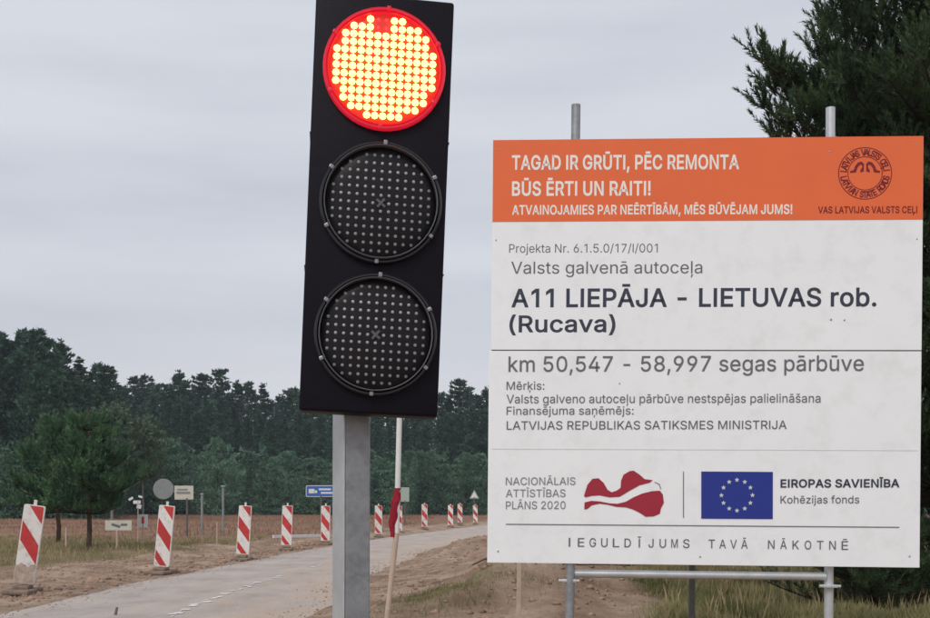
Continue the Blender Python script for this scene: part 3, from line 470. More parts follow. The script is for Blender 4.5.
write('ATVAINOJAMIES PAR NEĒRTĪBĀM, MĒS BŪVĒJAM JUMS!', 513, 790, 205.5, 214.5, W, .018)
write('Projekta Nr. 6.1.5.0/17/I/001', 510, 658, 244, 252.5, M['ink_grey'], 0)
write('Valsts galvenā autoceļa', 512, 702, 261.5, 273.5, G, .002)
write('A11 LIEPĀJA - LIETUVAS rob.', 512, 872, 289, 306.5, K, .017)
write('(Rucava)', 510, 616, 315.5, 331.5, K, .015)
write('km 50,547 - 58,997 segas pārbūve', 509, 860, 356, 371, G, .004)
write('Mērķis:', 507, 545, 381, 389, G, .002)
write('Valsts galveno autoceļu pārbūve nestspējas palielināšana', 507, 818, 394, 402.5, G, .002)
write('Finansējuma saņēmējs:', 507, 634, 406, 414, G, .002)
write('LATVIJAS REPUBLIKAS SATIKSMES MINISTRIJA', 507, 785, 420.5, 428.8, G, .004)
write('NACIONĀLAIS', 506, 576, 476.5, 484, M['ink_light'], .004)
write('ATTĪSTĪBAS', 506, 566, 488.5, 496, M['ink_light'], .004)
write('PLĀNS 2020', 506, 566, 500.3, 508, M['ink_light'], .004)
write('EIROPAS SAVIENĪBA', 779, 895, 479.3, 487, K, .022)
write('Kohēzijas fonds', 779, 856, 495.5, 503, G, .004)
write('VAS LATVIJAS VALSTS CEĻI', 815, 911, 207.5, 214, M['ink_emblem'], .02)
for wd, x0, x1 in (('IEGULDĪJUMS', 564, 692), ('TAVĀ', 706, 749), ('NĀKOTNĒ', 764, 848)):
    for i, ch in enumerate(wd):
        xc = x0+(x1-x0)*(i+.5)/len(wd); w = 1.6 if ch in 'I' else 5.0 if ch == 'J' else 3.4 if ch == 'Ī' else 6.5
        y = 536.8+(xc-564)/284*4
        write(ch, xc-w/2, xc+w/2, y, y+8.6, G, .004, name='letter', label='spaced letter ' + ch)
def bpoly(pts, m, name, y=-.0109, label=None):
    mb = MB(); mb.poly([bq(*p) for p in pts], y); o = bset(mb.build(name, m, board))
    if label: o['label'] = label
    return o
bpoly([(506, 522.6), (895, 526.6), (895, 527.5), (506, 523.5)], M['ink_grey'], 'rule_line')
bpoly([(683, 471), (683.9, 471), (683.9, 517), (683, 517)], M['ink_grey'], 'rule_line')
bpoly([(492, 447.6), (913, 450.2), (913, 450.7), (492, 448.1)], M['crease'], 'crease_line', y=-.0108)
bpoly([(701, 471), (771.5, 471.6), (771.5, 518.6), (701, 518)], M['eu_blue'], 'flag_field', label='dark blue flag field with a ring of stars')
for i in range(12):
    a = i/12*2*math.pi; cx_, cy_ = 736.2+15.3*math.sin(a), 494.8-15.3*math.cos(a); pts = []
    for q in range(10):
        r = 2.5 if q % 2 == 0 else 1.1; b_ = q/10*2*math.pi; pts.append((cx_+r*math.sin(b_), cy_-r*math.cos(b_)))
    bpoly(pts, M['eu_star'], 'star', y=-.0122)
# map emblem: maroon land outline crossed by a white wave
mp_pts_top = [(586, 490), (588, 484), (593, 478), (599, 477.5), (604, 482), (608, 489), (612, 491.5), (617, 490), (621, 487), (621.5, 480), (624, 474), (630, 470.5), (634, 470), (640, 474), (645, 478.5), (653, 479.5)]
mp_wave_up = [(650, 482), (640, 484.5), (630, 490), (620, 496), (610, 496.5), (600, 494.5), (592, 495), (586, 496.5), (584.5, 495)]
bpoly(mp_pts_top+mp_wave_up, M['maroon'], 'map_emblem', label='maroon upper half of the map emblem')
bpoly([(585, 501.5), (592, 500), (600, 500.5), (610, 502.5), (618, 503), (626, 501), (634, 496.5), (642, 493), (652, 490.5), (660, 490), (663, 494), (664, 502), (661, 508), (660, 513), (654, 515.5), (646, 516), (640, 512), (633, 508.5), (626, 506.5), (617, 506), (608, 503.8), (600, 502.8), (592, 504.5), (588, 508), (584.8, 508.5)], M['maroon'], 'map_emblem', label='maroon lower half of the map emblem')
bpoly([(655, 481), (660, 483.5), (661.5, 488.5), (660.7, 488.5), (659.2, 484.2), (654.6, 481.6)], M['ink_light'], 'map_emblem', label='thin grey outline of the map emblem')
# round emblem of the road authority
def ring(cx_, cy_, r0, r1, m, y=-.0124):
    mb = MB(); seg = 56
    A = [bq(cx_+r0*math.cos(2*math.pi*i/seg), cy_+r0*math.sin(2*math.pi*i/seg)) for i in range(seg)]; B = [bq(cx_+r1*math.cos(2*math.pi*i/seg), cy_+r1*math.sin(2*math.pi*i/seg)) for i in range(seg)]
    a = [mb.bm.verts.new((p[0], y, p[1])) for p in A]; b_ = [mb.bm.verts.new((p[0], y, p[1])) for p in B]
    for i in range(seg): mb.bm.faces.new((a[i], a[(i+1) % seg], b_[(i+1) % seg], b_[i]))
    return bset(mb.build('emblem_ring', m, board))
EC = (860.5, 174.5)
ring(*EC, 25.2, 26.1, M['ink_emblem']); ring(*EC, 16.2, 17, M['ink_emblem'])
def arc_text(s, a0, a1, r, flip):
    for i, ch in enumerate(s):
        if ch == ' ': continue
        a = R(a0+(a1-a0)*(i+.5)/len(s)); me = text_mesh(ch, .03); c = bounds(me); c[:, 0] -= (c[:, 0].min()+c[:, 0].max())/2
        k = 6.0/CAP/1.0; up = -1 if flip else 1
        px_ = EC[0]+math.sin(a)*r; py_ = EC[1]-math.cos(a)*r
        ox, oy = (math.cos(a), math.sin(a)), (math.sin(a), -math.cos(a))
        out = []
        for x, y, _ in c:
            X_ = x*k*.8*up; Y_ = (y-CAP/2)*k*up
            u, v = bq(px_+X_*ox[0]+Y_*oy[0], py_+X_*ox[1]+Y_*oy[1]); out.append((u, -.0124, v))
        me.vertices.foreach_set('co', np.array(out, np.float32).ravel()); me.update(); bset(link('letter', me, M['ink_emblem'], board))
arc_text('LATVIJAS VALSTS CEĻI', -86, 86, 21, False)
arc_text('LATVIAN STATE ROADS', 262, 98, 21, True)
for s in (-1, 1):
    bpoly([(EC[0]+s*x, y) for x, y in [(1.0, 165), (3.5, 162.6), (7, 163.6), (9.5, 167), (11, 171), (14.5, 172.2), (14.5, 174), (8.8, 173.6), (7.3, 169), (5.5, 166.4), (3.4, 165.8), (2.6, 168), (4.4, 171), (4.6, 173.6), (1.2, 172.6)]], M['ink_emblem'], 'emblem_arch', y=-.0124)

# ---------------------------------------------------------------- traffic signal
HD = 2.93
hc = P(377.3, 204.5, HD)
base = P(350.5, 618, 3.04); base = Vector((base.x, 3.06, 0))
sig = empty('traffic_signal', base, 'black three-lamp roadworks traffic light with its red lamp lit on a grey steel pole', 'traffic light')
topx = P(353.3, 380, 3.06)
# pole: angle-rotated square steel tube
a = Vector((0, 0, -.2)); b_ = Vector((topx.x-base.x, 0, 1.95)); d_ = b_-a
o = MB().box((0, 0, 0), (.074, .074, d_.length), .006).build('pole', M['galv'], sig, (a+b_)/2); o.rotation_euler = (0, math.atan2(d_.x, d_.z), R(28)); 
q = Euler((0, math.atan2(d_.x, d_.z), 0)).to_quaternion() @ Euler((0, 0, R(28))).to_quaternion(); o.rotation_euler = q.to_euler()
# plate on the pole's left face, its extra skylight painted as paler steel
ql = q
lit_face = MB().box((-.0395, 0, 0), (.004, .080, d_.length), .0015).build('pole_lit_face', M['galv_light'], sig, (a+b_)/2); lit_face.rotation_euler = q.to_euler()
HW, HH, HDp = .352, 1.066, .10
Hm = Matrix.Translation(hc-base) @ Matrix.Rotation(R(7), 4, 'Z') @ Matrix.Rotation(R(2.35), 4, 'Y')
housing = MB().box((0, HDp/2, 0), (HW, HDp, HH), .007, seg=3).build('housing', M['housing'], sig, smooth=True); housing.matrix_local = Hm
# thin edge moulding proud of the body sides and a joint between the three sections
for z in (.172, -.167):
    o = MB().box((0, HDp/2+.001, z), (HW+.004, HDp-.004, .003)).build('housing_joint', M['bezel'], sig); o.matrix_local = Hm
o = MB().box((0, HDp+.02, .2), (.12, .05, .06), .004).build('bracket', M['galv_dark'], sig); o.matrix_local = Hm
o = MB().box((0, HDp+.02, -.35), (.12, .05, .06), .004).build('bracket', M['galv_dark'], sig); o.matrix_local = Hm
def led_mesh(cells, r, h):
    v0 = []; f0 = []; seg = 8
    for (x, z) in cells:
        o_ = len(v0)
        for rr, yy in ((r, -.001), (r*.75, -h*.7)):
            for i in range(seg): v0.append((x+rr*math.cos(2*math.pi*i/seg), yy, z+rr*math.sin(2*math.pi*i/seg)))
        v0.append((x, -h, z))
        for i in range(seg):
            j = (i+1) % seg
            f0 += [(o_+i, o_+j, o_+seg+j), (o_+i, o_+seg+j, o_+seg+i), (o_+seg+i, o_+seg+j, o_+2*seg)]
    return np_mesh('led_array', np.array(v0), np.array(f0))
pitch = .0203
cells = [(i*pitch, j*pitch) for i in range(-7, 8) for j in range(-7, 8) if math.hypot(i*pitch, j*pitch) < .1318]
for n_, (lpx, lpz, lit) in enumerate(((384.6, 68.5, 1), (381, 202.5, 0), (375.8, 334.5, 0))):
    w = P(lpx, lpz, HD-.01)-base; loc = Hm.inverted() @ w; loc.y = 0
    lm = Hm @ Matrix.Translation(loc)
    bz = M['bezel_glow'] if lit else M['bezel']
    lamp = MB().lathe([(.156, .0), (.156, -.012), (.153, -.016), (.149, -.016), (.147, -.012), (.1455, -.006), (.1455, -.0015)]).build('lamp', bz, sig, smooth=True)
    lamp.matrix_local = lm; lamp['label'] = ('lit red lamp', 'unlit middle lamp', 'unlit bottom lamp')[n_]
    o = MB().lathe([(.0001, -.002), (.146, -.002)]).build('lamp_board', M['lamp_back_glow'] if lit else M['lamp_back'], lamp)
    o = MB().lathe([(.1445, -.002), (.1445, -.024), (.1432, -.026), (.1415, -.024), (.1415, -.003)] if not lit else [(.1445, -.002), (.1445, -.012), (.1432, -.014), (.1415, -.012), (.1415, -.003)]).build('lens_rim', M['bezel_glow'] if lit else M['rim'], lamp, smooth=True)
    if lit:
        dead = [c for c in cells if -.03 < c[0] < -.005 and c[1] > .088 and c[1] < .11 or (-.03 < c[0] < -.005 and c[1] >= .11)]
        dead = sorted([c for c in cells if -.025 < c[0] < .005], key=lambda c: -c[1])[:4]
        ok = [c for c in cells if c not in dead]
        o = link('led_array', led_mesh(ok, .0095, .006), M['led_on'], lamp, (0, -.012, 0)); o['kind'] = 'stuff'
        o = link('led_array', led_mesh(dead, .0045, .005), M['led_red'], lamp, (0, -.012, 0)); o['kind'] = 'stuff'; o['label'] = 'four dead dim red diodes'
    else:
        o = link('led_array', led_mesh([c for c in cells if math.hypot(*c) > .015], .0047, .005), M['led_off'], lamp); o['kind'] = 'stuff'
        MB().box((0, -.004, 0), (.028, .004, .006), rot=Euler((0, R(40), 0))).box((0, -.006, 0), (.028, .004, .006), rot=Euler((0, R(-50), 0))).build('centre_screw', M['rim'], lamp)
    dome = [(.1412*math.sin(R(t_)), -.004-.022*math.cos(R(t_))) for t_ in (90, 75, 60, 45, 30, 15, .1)]
    MB().lathe(dome).build('lens_cover', M['cover'], lamp, smooth=True)
    for ang in (88, 28, -31, -92, 207, 148):
        c = MB().box((0, -.017, 0), (.012, .008, .010), .002).build('clip', M['bezel_glow'] if lit else M['clip'], lamp)
        c.location = (.151*math.cos(R(ang)), 0, .151*math.sin(R(ang))); c.rotation_euler = (0, -R(ang), 0)

# ---------------------------------------------------------------- marker pole with the red cloth
pd = 5.2
pa, pb, pc, pe = P(387, 700, pd), P(396.5, 533, pd), P(397.5, 490, pd), P(400, 395, pd)
pa = P(387-.0, 618, pd); dirv = (pb-pa).normalized(); root = pa-dirv*((pa.z+.1)/dirv.z)
mk = empty('marker_pole', (root.x, root.y, 0), 'thin pale pole with red cloth wound round its middle, right of the signal', 'pole')
b0 = Vector((root.x, root.y, 0))
MB().tube(root-b0, pb-b0, .0125, .0125, 10).build('stake', M['wood'], mk, smooth=True)
MB().tube(pb-b0, pe-b0, .0125, .012, 12).build('upper_tube', M['white_paint'], mk, smooth=True)
mb = MB(); segs = 14; prev = None
cl_pts = [P(393, 537, pd), P(392.5, 525, pd), P(394.5, 512, pd), P(396, 500, pd), P(398, 488, pd)]
rad = [.009, .015, .0175, .016, .013]
rings = []
for i in range(17):
    t = i/16*4; k = min(int(t), 3); f = t-k; c = cl_pts[k].lerp(cl_pts[k+1], f)-b0; r = rad[k]*(1-f)+rad[k+1]*f; c.y -= .004
    rings.append([mb.bm.verts.new((c.x+math.cos(q_/12*2*math.pi)*r*(1+.28*math.sin(q_*2.4+i*1.1)), c.y+math.sin(q_/12*2*math.pi)*r*(1+.2*math.cos(q_*1.7+i)), c.z)) for q_ in range(12)])
for A, B in zip(rings, rings[1:]):
    for i in range(12): mb.bm.faces.new((A[i], A[(i+1) % 12], B[(i+1) % 12], B[i]))
mb.bm.faces.new(rings[0]); mb.bm.faces.new(rings[-1])
mb.build('red_cloth', M['red_cloth'], mk, smooth=True)

# wooden stake behind the board's left bottom corner
sp_ = P(520, 567, 8.6); g0 = Vector((sp_.x-.02, 8.6, 0))
MB().box((0, 0, 0), (.034, .026, 1.0), .003).build('wooden_stake', M['wood'], None, (g0.x+.01, 8.6, .38), (0, R(.8), 0))
tag(bpy.data.objects['wooden_stake'], 'bare wooden stake standing in the soil below the left corner of the board', 'stake')

rb0 = Vector((1.15, 15.2, float(height(1.15, 15.2))))
dbr = empty('dead_branch', rb0, 'dark uprooted dead branches sprawling on the soil under the board beside its left leg', 'branch')
gr = random.Random(4)
for q_ in range(7):
    mb = MB(); p = Vector((gr.uniform(-.15, .15), gr.uniform(-.3, .3), .04)); a_ = gr.uniform(-.6, .6)+(math.pi if q_ % 2 else 0); r_ = gr.uniform(.012, .028); up_ = gr.uniform(.1, .55)
    for k_ in range(7):
        a_ += gr.uniform(-.45, .45); q2 = p+Vector((math.cos(a_), math.sin(a_)*.6, up_))*.14; up_ -= .17; q2.z = max(q2.z, .02); mb.tube(p, q2, r_, r_*.82, 7, False); r_ *= .82; p = q2
    mb.build('branch', M['twig'], dbr, smooth=True)

# ---------------------------------------------------------------- striped beacons
def rounded(w, h, r, n_=5):
    pts = []
    for cx_, cz_, a0 in ((w/2-r, h/2-r, 0), (-w/2+r, h/2-r, 90), (-w/2+r, -h/2+r, 180), (w/2-r, -h/2+r, 270)):
        for i in range(n_+1):
            a = R(a0+90*i/n_); pts.append((cx_+r*math.cos(a), cz_+r*math.sin(a)))
    return pts
def clip_poly(pts, f):
    out = []
    for i in range(len(pts)):
        p, q_ = pts[i], pts[(i+1) % len(pts)]; a_, b2 = f(p), f(q_)
        if a_ >= 0: out.append(p)
        if a_*b2 < 0: t = a_/(a_-b2); out.append((p[0]+(q_[0]-p[0])*t, p[1]+(q_[1]-p[1])*t))
    return out
panel_me = MB().poly(rounded(.26, 1.0, .025), 0, depth=.045).mesh('panel'); panel_me.materials.append(M['beacon_white'])
inner = rounded(.235, .975, .018)
stripe_mes = []
for k_, cz in enumerate((.42, .02, -.40)):
    # band descending to the right: |z + x*1.25 - cz| < half
    hw = .125
    pts = clip_poly(clip_poly(inner, lambda p: (p[1]+p[0]*1.25)-(cz-hw+(.12 if k_ == 0 else 0))), lambda p: (cz+hw-(.10 if k_ == 2 else 0)+(.2 if k_ == 0 else 0))-(p[1]+p[0]*1.25))
    mb = MB(); mb.poly(pts, -.0025); sm = mb.mesh('red_stripe'); sm.materials.append(M['beacon_red']); stripe_mes.append(sm)
peg_me = MB().box((0, .022, .035), (.042, .022, .08), .006).mesh('peg'); peg_me.materials.append(M['beacon_white'])
foot_me = MB().box((0, .02, .03), (.34, .70, .06), .02).box((0, .02, .08), (.20, .26, .05), .015).mesh('rubber_foot'); foot_me.materials.append(M['rubber'])
mb = MB(); mb.poly([(-.125, -.12), (.125, -.12)]+[(.125-.25*q_/14, .11+.018*math.sin(q_*.8)+.008*math.sin(q_*1.9)) for q_ in range(15)], 0); mud_me = mb.mesh('mud_coat'); mud_me.materials.append(M['mud'])
beac = [ # px, panel px height, bottom offset, lean deg, yaw, label
 (22, 79, 8, 5, 'nearest striped beacon, its lower end caked in mud, by the left frame edge'),
 (160.5, 61, 5.5, -6, 'second nearest striped beacon, standing below the grey round sign'),
 (242, 48.6, 3.5, 0, 'third nearest striped beacon, alone between round sign and white rail'),
 (286, 39.5, 2, 4, 'striped beacon at the left end of the low white rail'),
 (325, 34.8, 1, -3, 'striped beacon below the blue direction sign, at the rail right end'),
 (378.5, 28, 0, 5, 'striped beacon seen just right of the grey signal pole'),
 (399, 24.5, 0, -4, 'striped beacon partly hidden behind the red cloth on the marker pole'),
 (424.5, 22.2, 0, 6, 'striped beacon right of the red cloth pole with bare field on both sides'),
 (450.5, 19.6, 0, -3, 'left one of the pair of far striped beacons standing close together'),
 (460, 18.3, 0, 4, 'right one of the pair of far striped beacons standing close together'),
 (475.5, 17, -1, 0, 'farthest striped beacon, below the small triangle sign next to the board')]
for i, (px, hpx, lean, yaw, lab) in enumerate(beac):
    d = F/hpx; x = (px-CX)/F*d; z = max(float(height(x, d)), -.01)
    o = empty('striped_beacon', (x, d, z), lab, 'beacon', 'striped beacons along the left road edge', (0, R(lean), R(yaw)))
    if i >= 8: z += .15; o.location.z = z-.15
    link('panel', panel_me, None, o, (0, 0, .63))
    for sm in stripe_mes[: 2 if i == 0 else 3]: link('red_stripe', sm, None, o, (0, 0, .63))
    if i == 0: link('mud_coat', mud_me, None, o, (0, -.003, .255))
    link('peg', peg_me, None, o, (0, 0, 1.12)); f = link('rubber_foot', foot_me, None, o); f.rotation_euler = (0, -R(lean)*.8, 0)

# ---------------------------------------------------------------- low white rail between beacons four and five
ra, rb_ = P(273, 536.5, 33.5), P(324, 535.5, 36)
ro = empty('rail_barrier', (ra.x, ra.y, 0), 'low white horizontal rail lying across the verge between two striped beacons', 'barrier'); c0 = Vector((ra.x, ra.y, 0))
v = rb_-ra
MB().box((0, 0, 0), (v.length, .05, .09), .01).build('bar', M['white_paint'], ro, (ra+rb_)/2-c0, (0, -math.asin(v.z/v.length), math.atan2(v.y, v.x)))
for t in (.08, .92):
    p = ra.lerp(rb_, t)-c0; MB().box((p.x, p.y+.05, p.z/2), (.06, .05, p.z+.02), .005).build('support', M['wood'], ro)

# ---------------------------------------------------------------- far signs and posts
def spost(t, px, ytop, d, r, m, org, lean=0, name='post'):
    g = P(px, HY, d); top = P(px, ytop, d)
    MB().tube((g.x-org.x+lean, g.y-org.y, -.1), (top.x-org.x, top.y-org.y, top.z), r, seg=10).build(name, m, t, smooth=True)
# round sign and plate
d = 40; g = P(187, HY, d); org = Vector((g.x, g.y, 0))
t = empty('road_sign', org, 'grey round sign beside a pale rectangular plate on one post behind the second beacon', 'road sign')
c = P(163.3, 489, d)-org; o = MB().lathe([(.0001, 0), (.35, 0), (.36, .01), (.36, .025), (.0001, .03)], 32).build('sign_disc', M['sign_grey'], t, c, smooth=True)
c = P(184, 492.6, d)-org; pl_ = MB().box(c, (.66, .03, .48), .01).build('sign_plate', M['sign_beige'], t)
MB().box(c+Vector((-.02, -.022, .0)), (.48, .006, .07)).box(c+Vector((-.05, -.022, .11)), (.36, .006, .05)).build('plate_print', M['ink_light'], pl_)
MB().box(P(175, 491, d)-org+Vector((0, .03, 0)), (1.0, .03, .05)).build('cross_arm', M['sign_grey'], t)
spost(t, 187, 498, d, .035, M['galv_dark'], org)
# two bare posts
for px, yt, d, r, lab in ((202, 495, 42, .045, 'shorter thin grey post standing in the field, left one of two bare posts'), (223, 487, 45, .04, 'taller thin grey post with a small cap, right one of two bare posts')):
    g = P(px, HY, d); t = empty('field_post', (g.x, g.y, 0), lab, 'post', 'bare posts in the field'); spost(t, px, yt, d, r, M['sign_grey'], Vector((g.x, g.y, 0)))
    top = P(px, yt, d); MB().box((0, 0, top.z+.03), (.16 if px > 210 else .11, .12, .08), .02).build('post_cap', M['sign_grey'], t)
# site board near the pines
d = 28.5; g = P(117, HY, d); org = Vector((g.x, g.y, 0))
t = empty('site_board', org, 'small pale board with dark marks on a wooden stake by the field pines', 'sign'); c = P(118.5, 525.3, d)-org
MB().box(c, (.66, .03, .25), .008).build('board_face', M['sign_beige'], t)
MB().box(c+Vector((-.06, -.02, .0)), (.22, .006, .06), rot=Euler((0, .3, 0))).box(c+Vector((.14, -.02, .02)), (.16, .006, .05)).build('board_print', M['ink_grey'], t)
spost(t, 117, 530, d, .025, M['wood'], org); 
d = 30; g = P(143, HY, d); org = Vector((g.x, g.y, 0))
t = empty('small_sign', org, 'small square white sign with a red mark left of the second beacon', 'sign'); c = P(143, 520.8, d)-org
MB().box(c, (.25, .02, .34), .006).build('sign_face', M['white_paint'], t); MB().box(c+Vector((0, -.014, .02)), (.07, .005, .18)).build('sign_mark', M['sign_red'], t)
spost(t, 143, 524, d, .02, M['wood'], org)
d = 34; g = P(138, HY, d); org = Vector((g.x, g.y, 0))
t = empty('small_sign', org, 'tattered white marker sign on a thin stick above the small square sign', 'sign')
mb = MB(); c = P(137, 502, d)-org
for dx, dz, w, h in ((0, 0, .22, .10), (-.18, .10, .14, .07), (.06, -.13, .13, .12), (.10, .16, .12, .06)): mb.box(c+Vector((dx, 0, dz)), (w, .015, h), rot=Euler((0, dx*3, 0)))
mb.build('sign_face', M['white_paint'], t); spost(t, 138, 500, d, .014, M['wood'], org)
# blue direction sign
d = 52; g = P(321, HY, d); org = Vector((g.x, g.y, 0))
t = empty('direction_sign', org, 'blue direction sign with white lettering on a grey post behind the beacons', 'road sign'); c = P(322.3, 491, d)-org
fc = MB().poly(rounded(1.42, .46, .05), -.02, depth=.03).build('sign_face', M['sign_blue'], t, c)
MB().box((-.48, -.025, .0), (.26, .006, .20)).box((-.30, -.025, -.03), (.14, .006, .12)).box((.12, -.025, .08), (.55, .006, .08)).box((.25, -.025, -.08), (.62, .006, .08)).build('sign_print', M['white_paint'], fc)
MB().poly(rounded(1.48, .52, .07), -.012, depth=.02).build('sign_border', M['white_paint'], t, c)
spost(t, 321, 496, d, .04, M['galv_dark'], org)
# pale rectangular sign behind the cloth pole, triangle sign far off
d = 62; g = P(405, HY, d); org = Vector((g.x, g.y, 0))
t = empty('far_sign', org, 'small pale green upright sign seen right of the red cloth', 'road sign'); MB().box(P(405, 494.5, d)-org, (.46, .03, .78), .02).build('sign_face', M['sign_green'], t); spost(t, 405, 500, d, .03, M['galv_dark'], org)
d = 85; g = P(474.3, HY, d); org = Vector((g.x, g.y, 0))
t = empty('triangle_sign', org, 'tiny pale triangular sign above the farthest beacon', 'road sign'); c = P(474.3, 494.6, d)-org
MB().poly([(-.36, -.28), (.36, -.28), (0, .36)], 0, depth=.03).build('sign_face', M['sign_green'], t, c); MB().poly([(-.24, -.21), (.24, -.21), (0, .22)], -.004).build('sign_mark', M['white_paint'], t, c); spost(t, 474.3, 497, d, .035, M['galv_dark'], org)
# short dark stick on the road and thin survey stakes on the verge
o = MB().tube((0, 0, -.02), (.02, .02, .10), .018, .012, 8).build('broken_stick', M['galv_dark'], None, tuple(P(114.5, 617, 11.6).xy)+(0.0,)); tag(o, 'short dark stub sticking up from the road at the bottom left', 'stick')
for px, yb, yt, lab in ((66, 552, 527, 'thin pale survey stake nearest the field pines'), (217, 545, 522, 'thin pale survey stake below the bare posts')):
    d = F*CH/(yb-HY); g = P(px, yb, d); hgt = (yb-yt)/F*d
    o = MB().box((0, 0, hgt/2-.05), (.035, .03, hgt+.1), .003).build('survey_stake', M['wood'], None, (g.x, g.y, 0)); tag(o, lab, 'stake', 'thin survey stakes on the verge')

# ---------------------------------------------------------------- scattered clods, stones, grass
def clods(name, n_, xr, yr, size, m, cond, label=None):
    x = rng.uniform(*xr, n_*3); y = rng.uniform(yr[0], yr[1], n_*3); k = cond(x, y); x, y = x[k][:n_], y[k][:n_]; z = height(x, y); on = (x-xl(y) > 0) & (x-xl(y) < LW); z = np.where(on, .012, z)
    s = size*rng.uniform(.3, 1, len(x))**2.2
    base = np.array([(1, 0, 0), (0, 1, 0), (-1, 0, 0), (0, -1, 0), (0, 0, 1), (0, 0, -1), ], float)
    fc = np.array([(0, 1, 4), (1, 2, 4), (2, 3, 4), (3, 0, 4), (1, 0, 5), (2, 1, 5), (3, 2, 5), (0, 3, 5)])
    V = base[None]*(1+rng.uniform(-.45, .45, (len(x), 6, 1)))*s[:, None, None]*np.array([1, 1, .6]); a = rng.uniform(0, 6.28, len(x)); c, s_ = np.cos(a)[:, None], np.sin(a)[:, None]
    V = np.stack([V[..., 0]*c-V[..., 1]*s_+x[:, None], V[..., 0]*s_+V[..., 1]*c+y[:, None], V[..., 2]+z[:, None]], 2)
    Fc = (fc[None]+6*np.arange(len(x))[:, None, None]).reshape(-1, 3)
    o = link(name, np_mesh(name, V.reshape(-1, 3), Fc), m); return tag(o, label, None, None, 'stuff')
lane = lambda x, y: (x-xl(y) > .05) & (x-xl(y) < LW)
o = clods('soil_clods', 9000, (-9, 4), (8, 40), .055, M['clod'], lambda x, y: (~lane(x, y)) & (zones(x, y)[0] < .5)); tag(o, 'loose brown soil clods scattered on the bare verges', 'soil')
o = clods('soil_clods', 1400, (-7, 0), (9, 36), .10, M['clod'], lambda x, y: (np.abs(x-xl(y)+.35) < .35)); tag(o, 'larger clods of scraped soil along the left road edge', 'soil')
o = clods('road_grit', 5000, (-6, 0), (8, 30), .022, M['stone'], lambda x, y: lane(x, y)); tag(o, 'small pale stones and grit scattered over the road', 'gravel')
def blades(name, n_, xr, yr, hgt, wid, m, dens, label, cat, lean=.35):
    x = rng.uniform(*xr, n_*4); y = rng.uniform(yr[0], yr[1], n_*4); k = dens(x, y) > rng.uniform(0, 1, n_*4); x, y = x[k][:n_], y[k][:n_]; z = height(x, y); N_ = len(x)
    h = hgt*rng.uniform(.35, 1, N_)*(.5+vnoise(x, y, .7, 31))*np.where(x > -3, np.clip(.35+x/3.5, .35, 1), 1); w = wid*(.6+.8*rng.random(N_)); a = rng.uniform(0, 6.28, N_); la = rng.uniform(0, 6.28, N_); ll = lean*h*rng.uniform(.2, 1.3, N_)
    dx, dy = np.cos(a)*w, np.sin(a)*w; lx, ly = np.cos(la)*ll, np.sin(la)*ll
    V = np.stack([np.stack([x-dx, y-dy, z-.01], 1), np.stack([x+dx, y+dy, z-.01], 1), np.stack([x+dx*.6+lx*.35, y+dy*.6+ly*.35, z+h*.6], 1), np.stack([x+lx, y+ly, z+h], 1)], 1).reshape(-1, 3)
    o4 = 4*np.arange(N_)[:, None]; Fc = np.concatenate([o4+[[0, 1, 2]], o4+[[0, 2, 3]]])
    return tag(link(name, np_mesh(name, V, Fc), m), label, cat, None, 'stuff')
zg = lambda x, y: zones(x, y)[0]
blades('grass', 180000, (-.9, 9.5), (8.5, 24), .15, .0022, M['grass_green'], zg, 'green and yellow grass growing behind and below the board', 'grass')
blades('grass', 9000, (1.2, 9.5), (8.8, 22), .30, .002, M['grass_dry'], lambda x, y: zg(x, y)*.8*(vnoise(x, y, 1.3, 41) > .45), 'tall straw coloured grass stems below the board', 'grass', .2)
blades('grass', 60000, (-42, -6), (20, 60), .15, .008, M['grass_dry'], zg, 'dry olive grass strip between the sandy verge and the brown field', 'grass')
blades('grass', 26000, (-42, -6), (20, 60), .13, .008, M['grass_green'], lambda x, y: zg(x, y)*(vnoise(x, y, 3, 42) > .45), 'greener tufts in the olive grass strip on the left', 'grass')
blades('field_cover', 90000, (-95, 25), (34, 150), .20, .022, M['heath'], lambda x, y: zones(x, y)[1], 'reddish brown dry growth covering the far field', 'field')

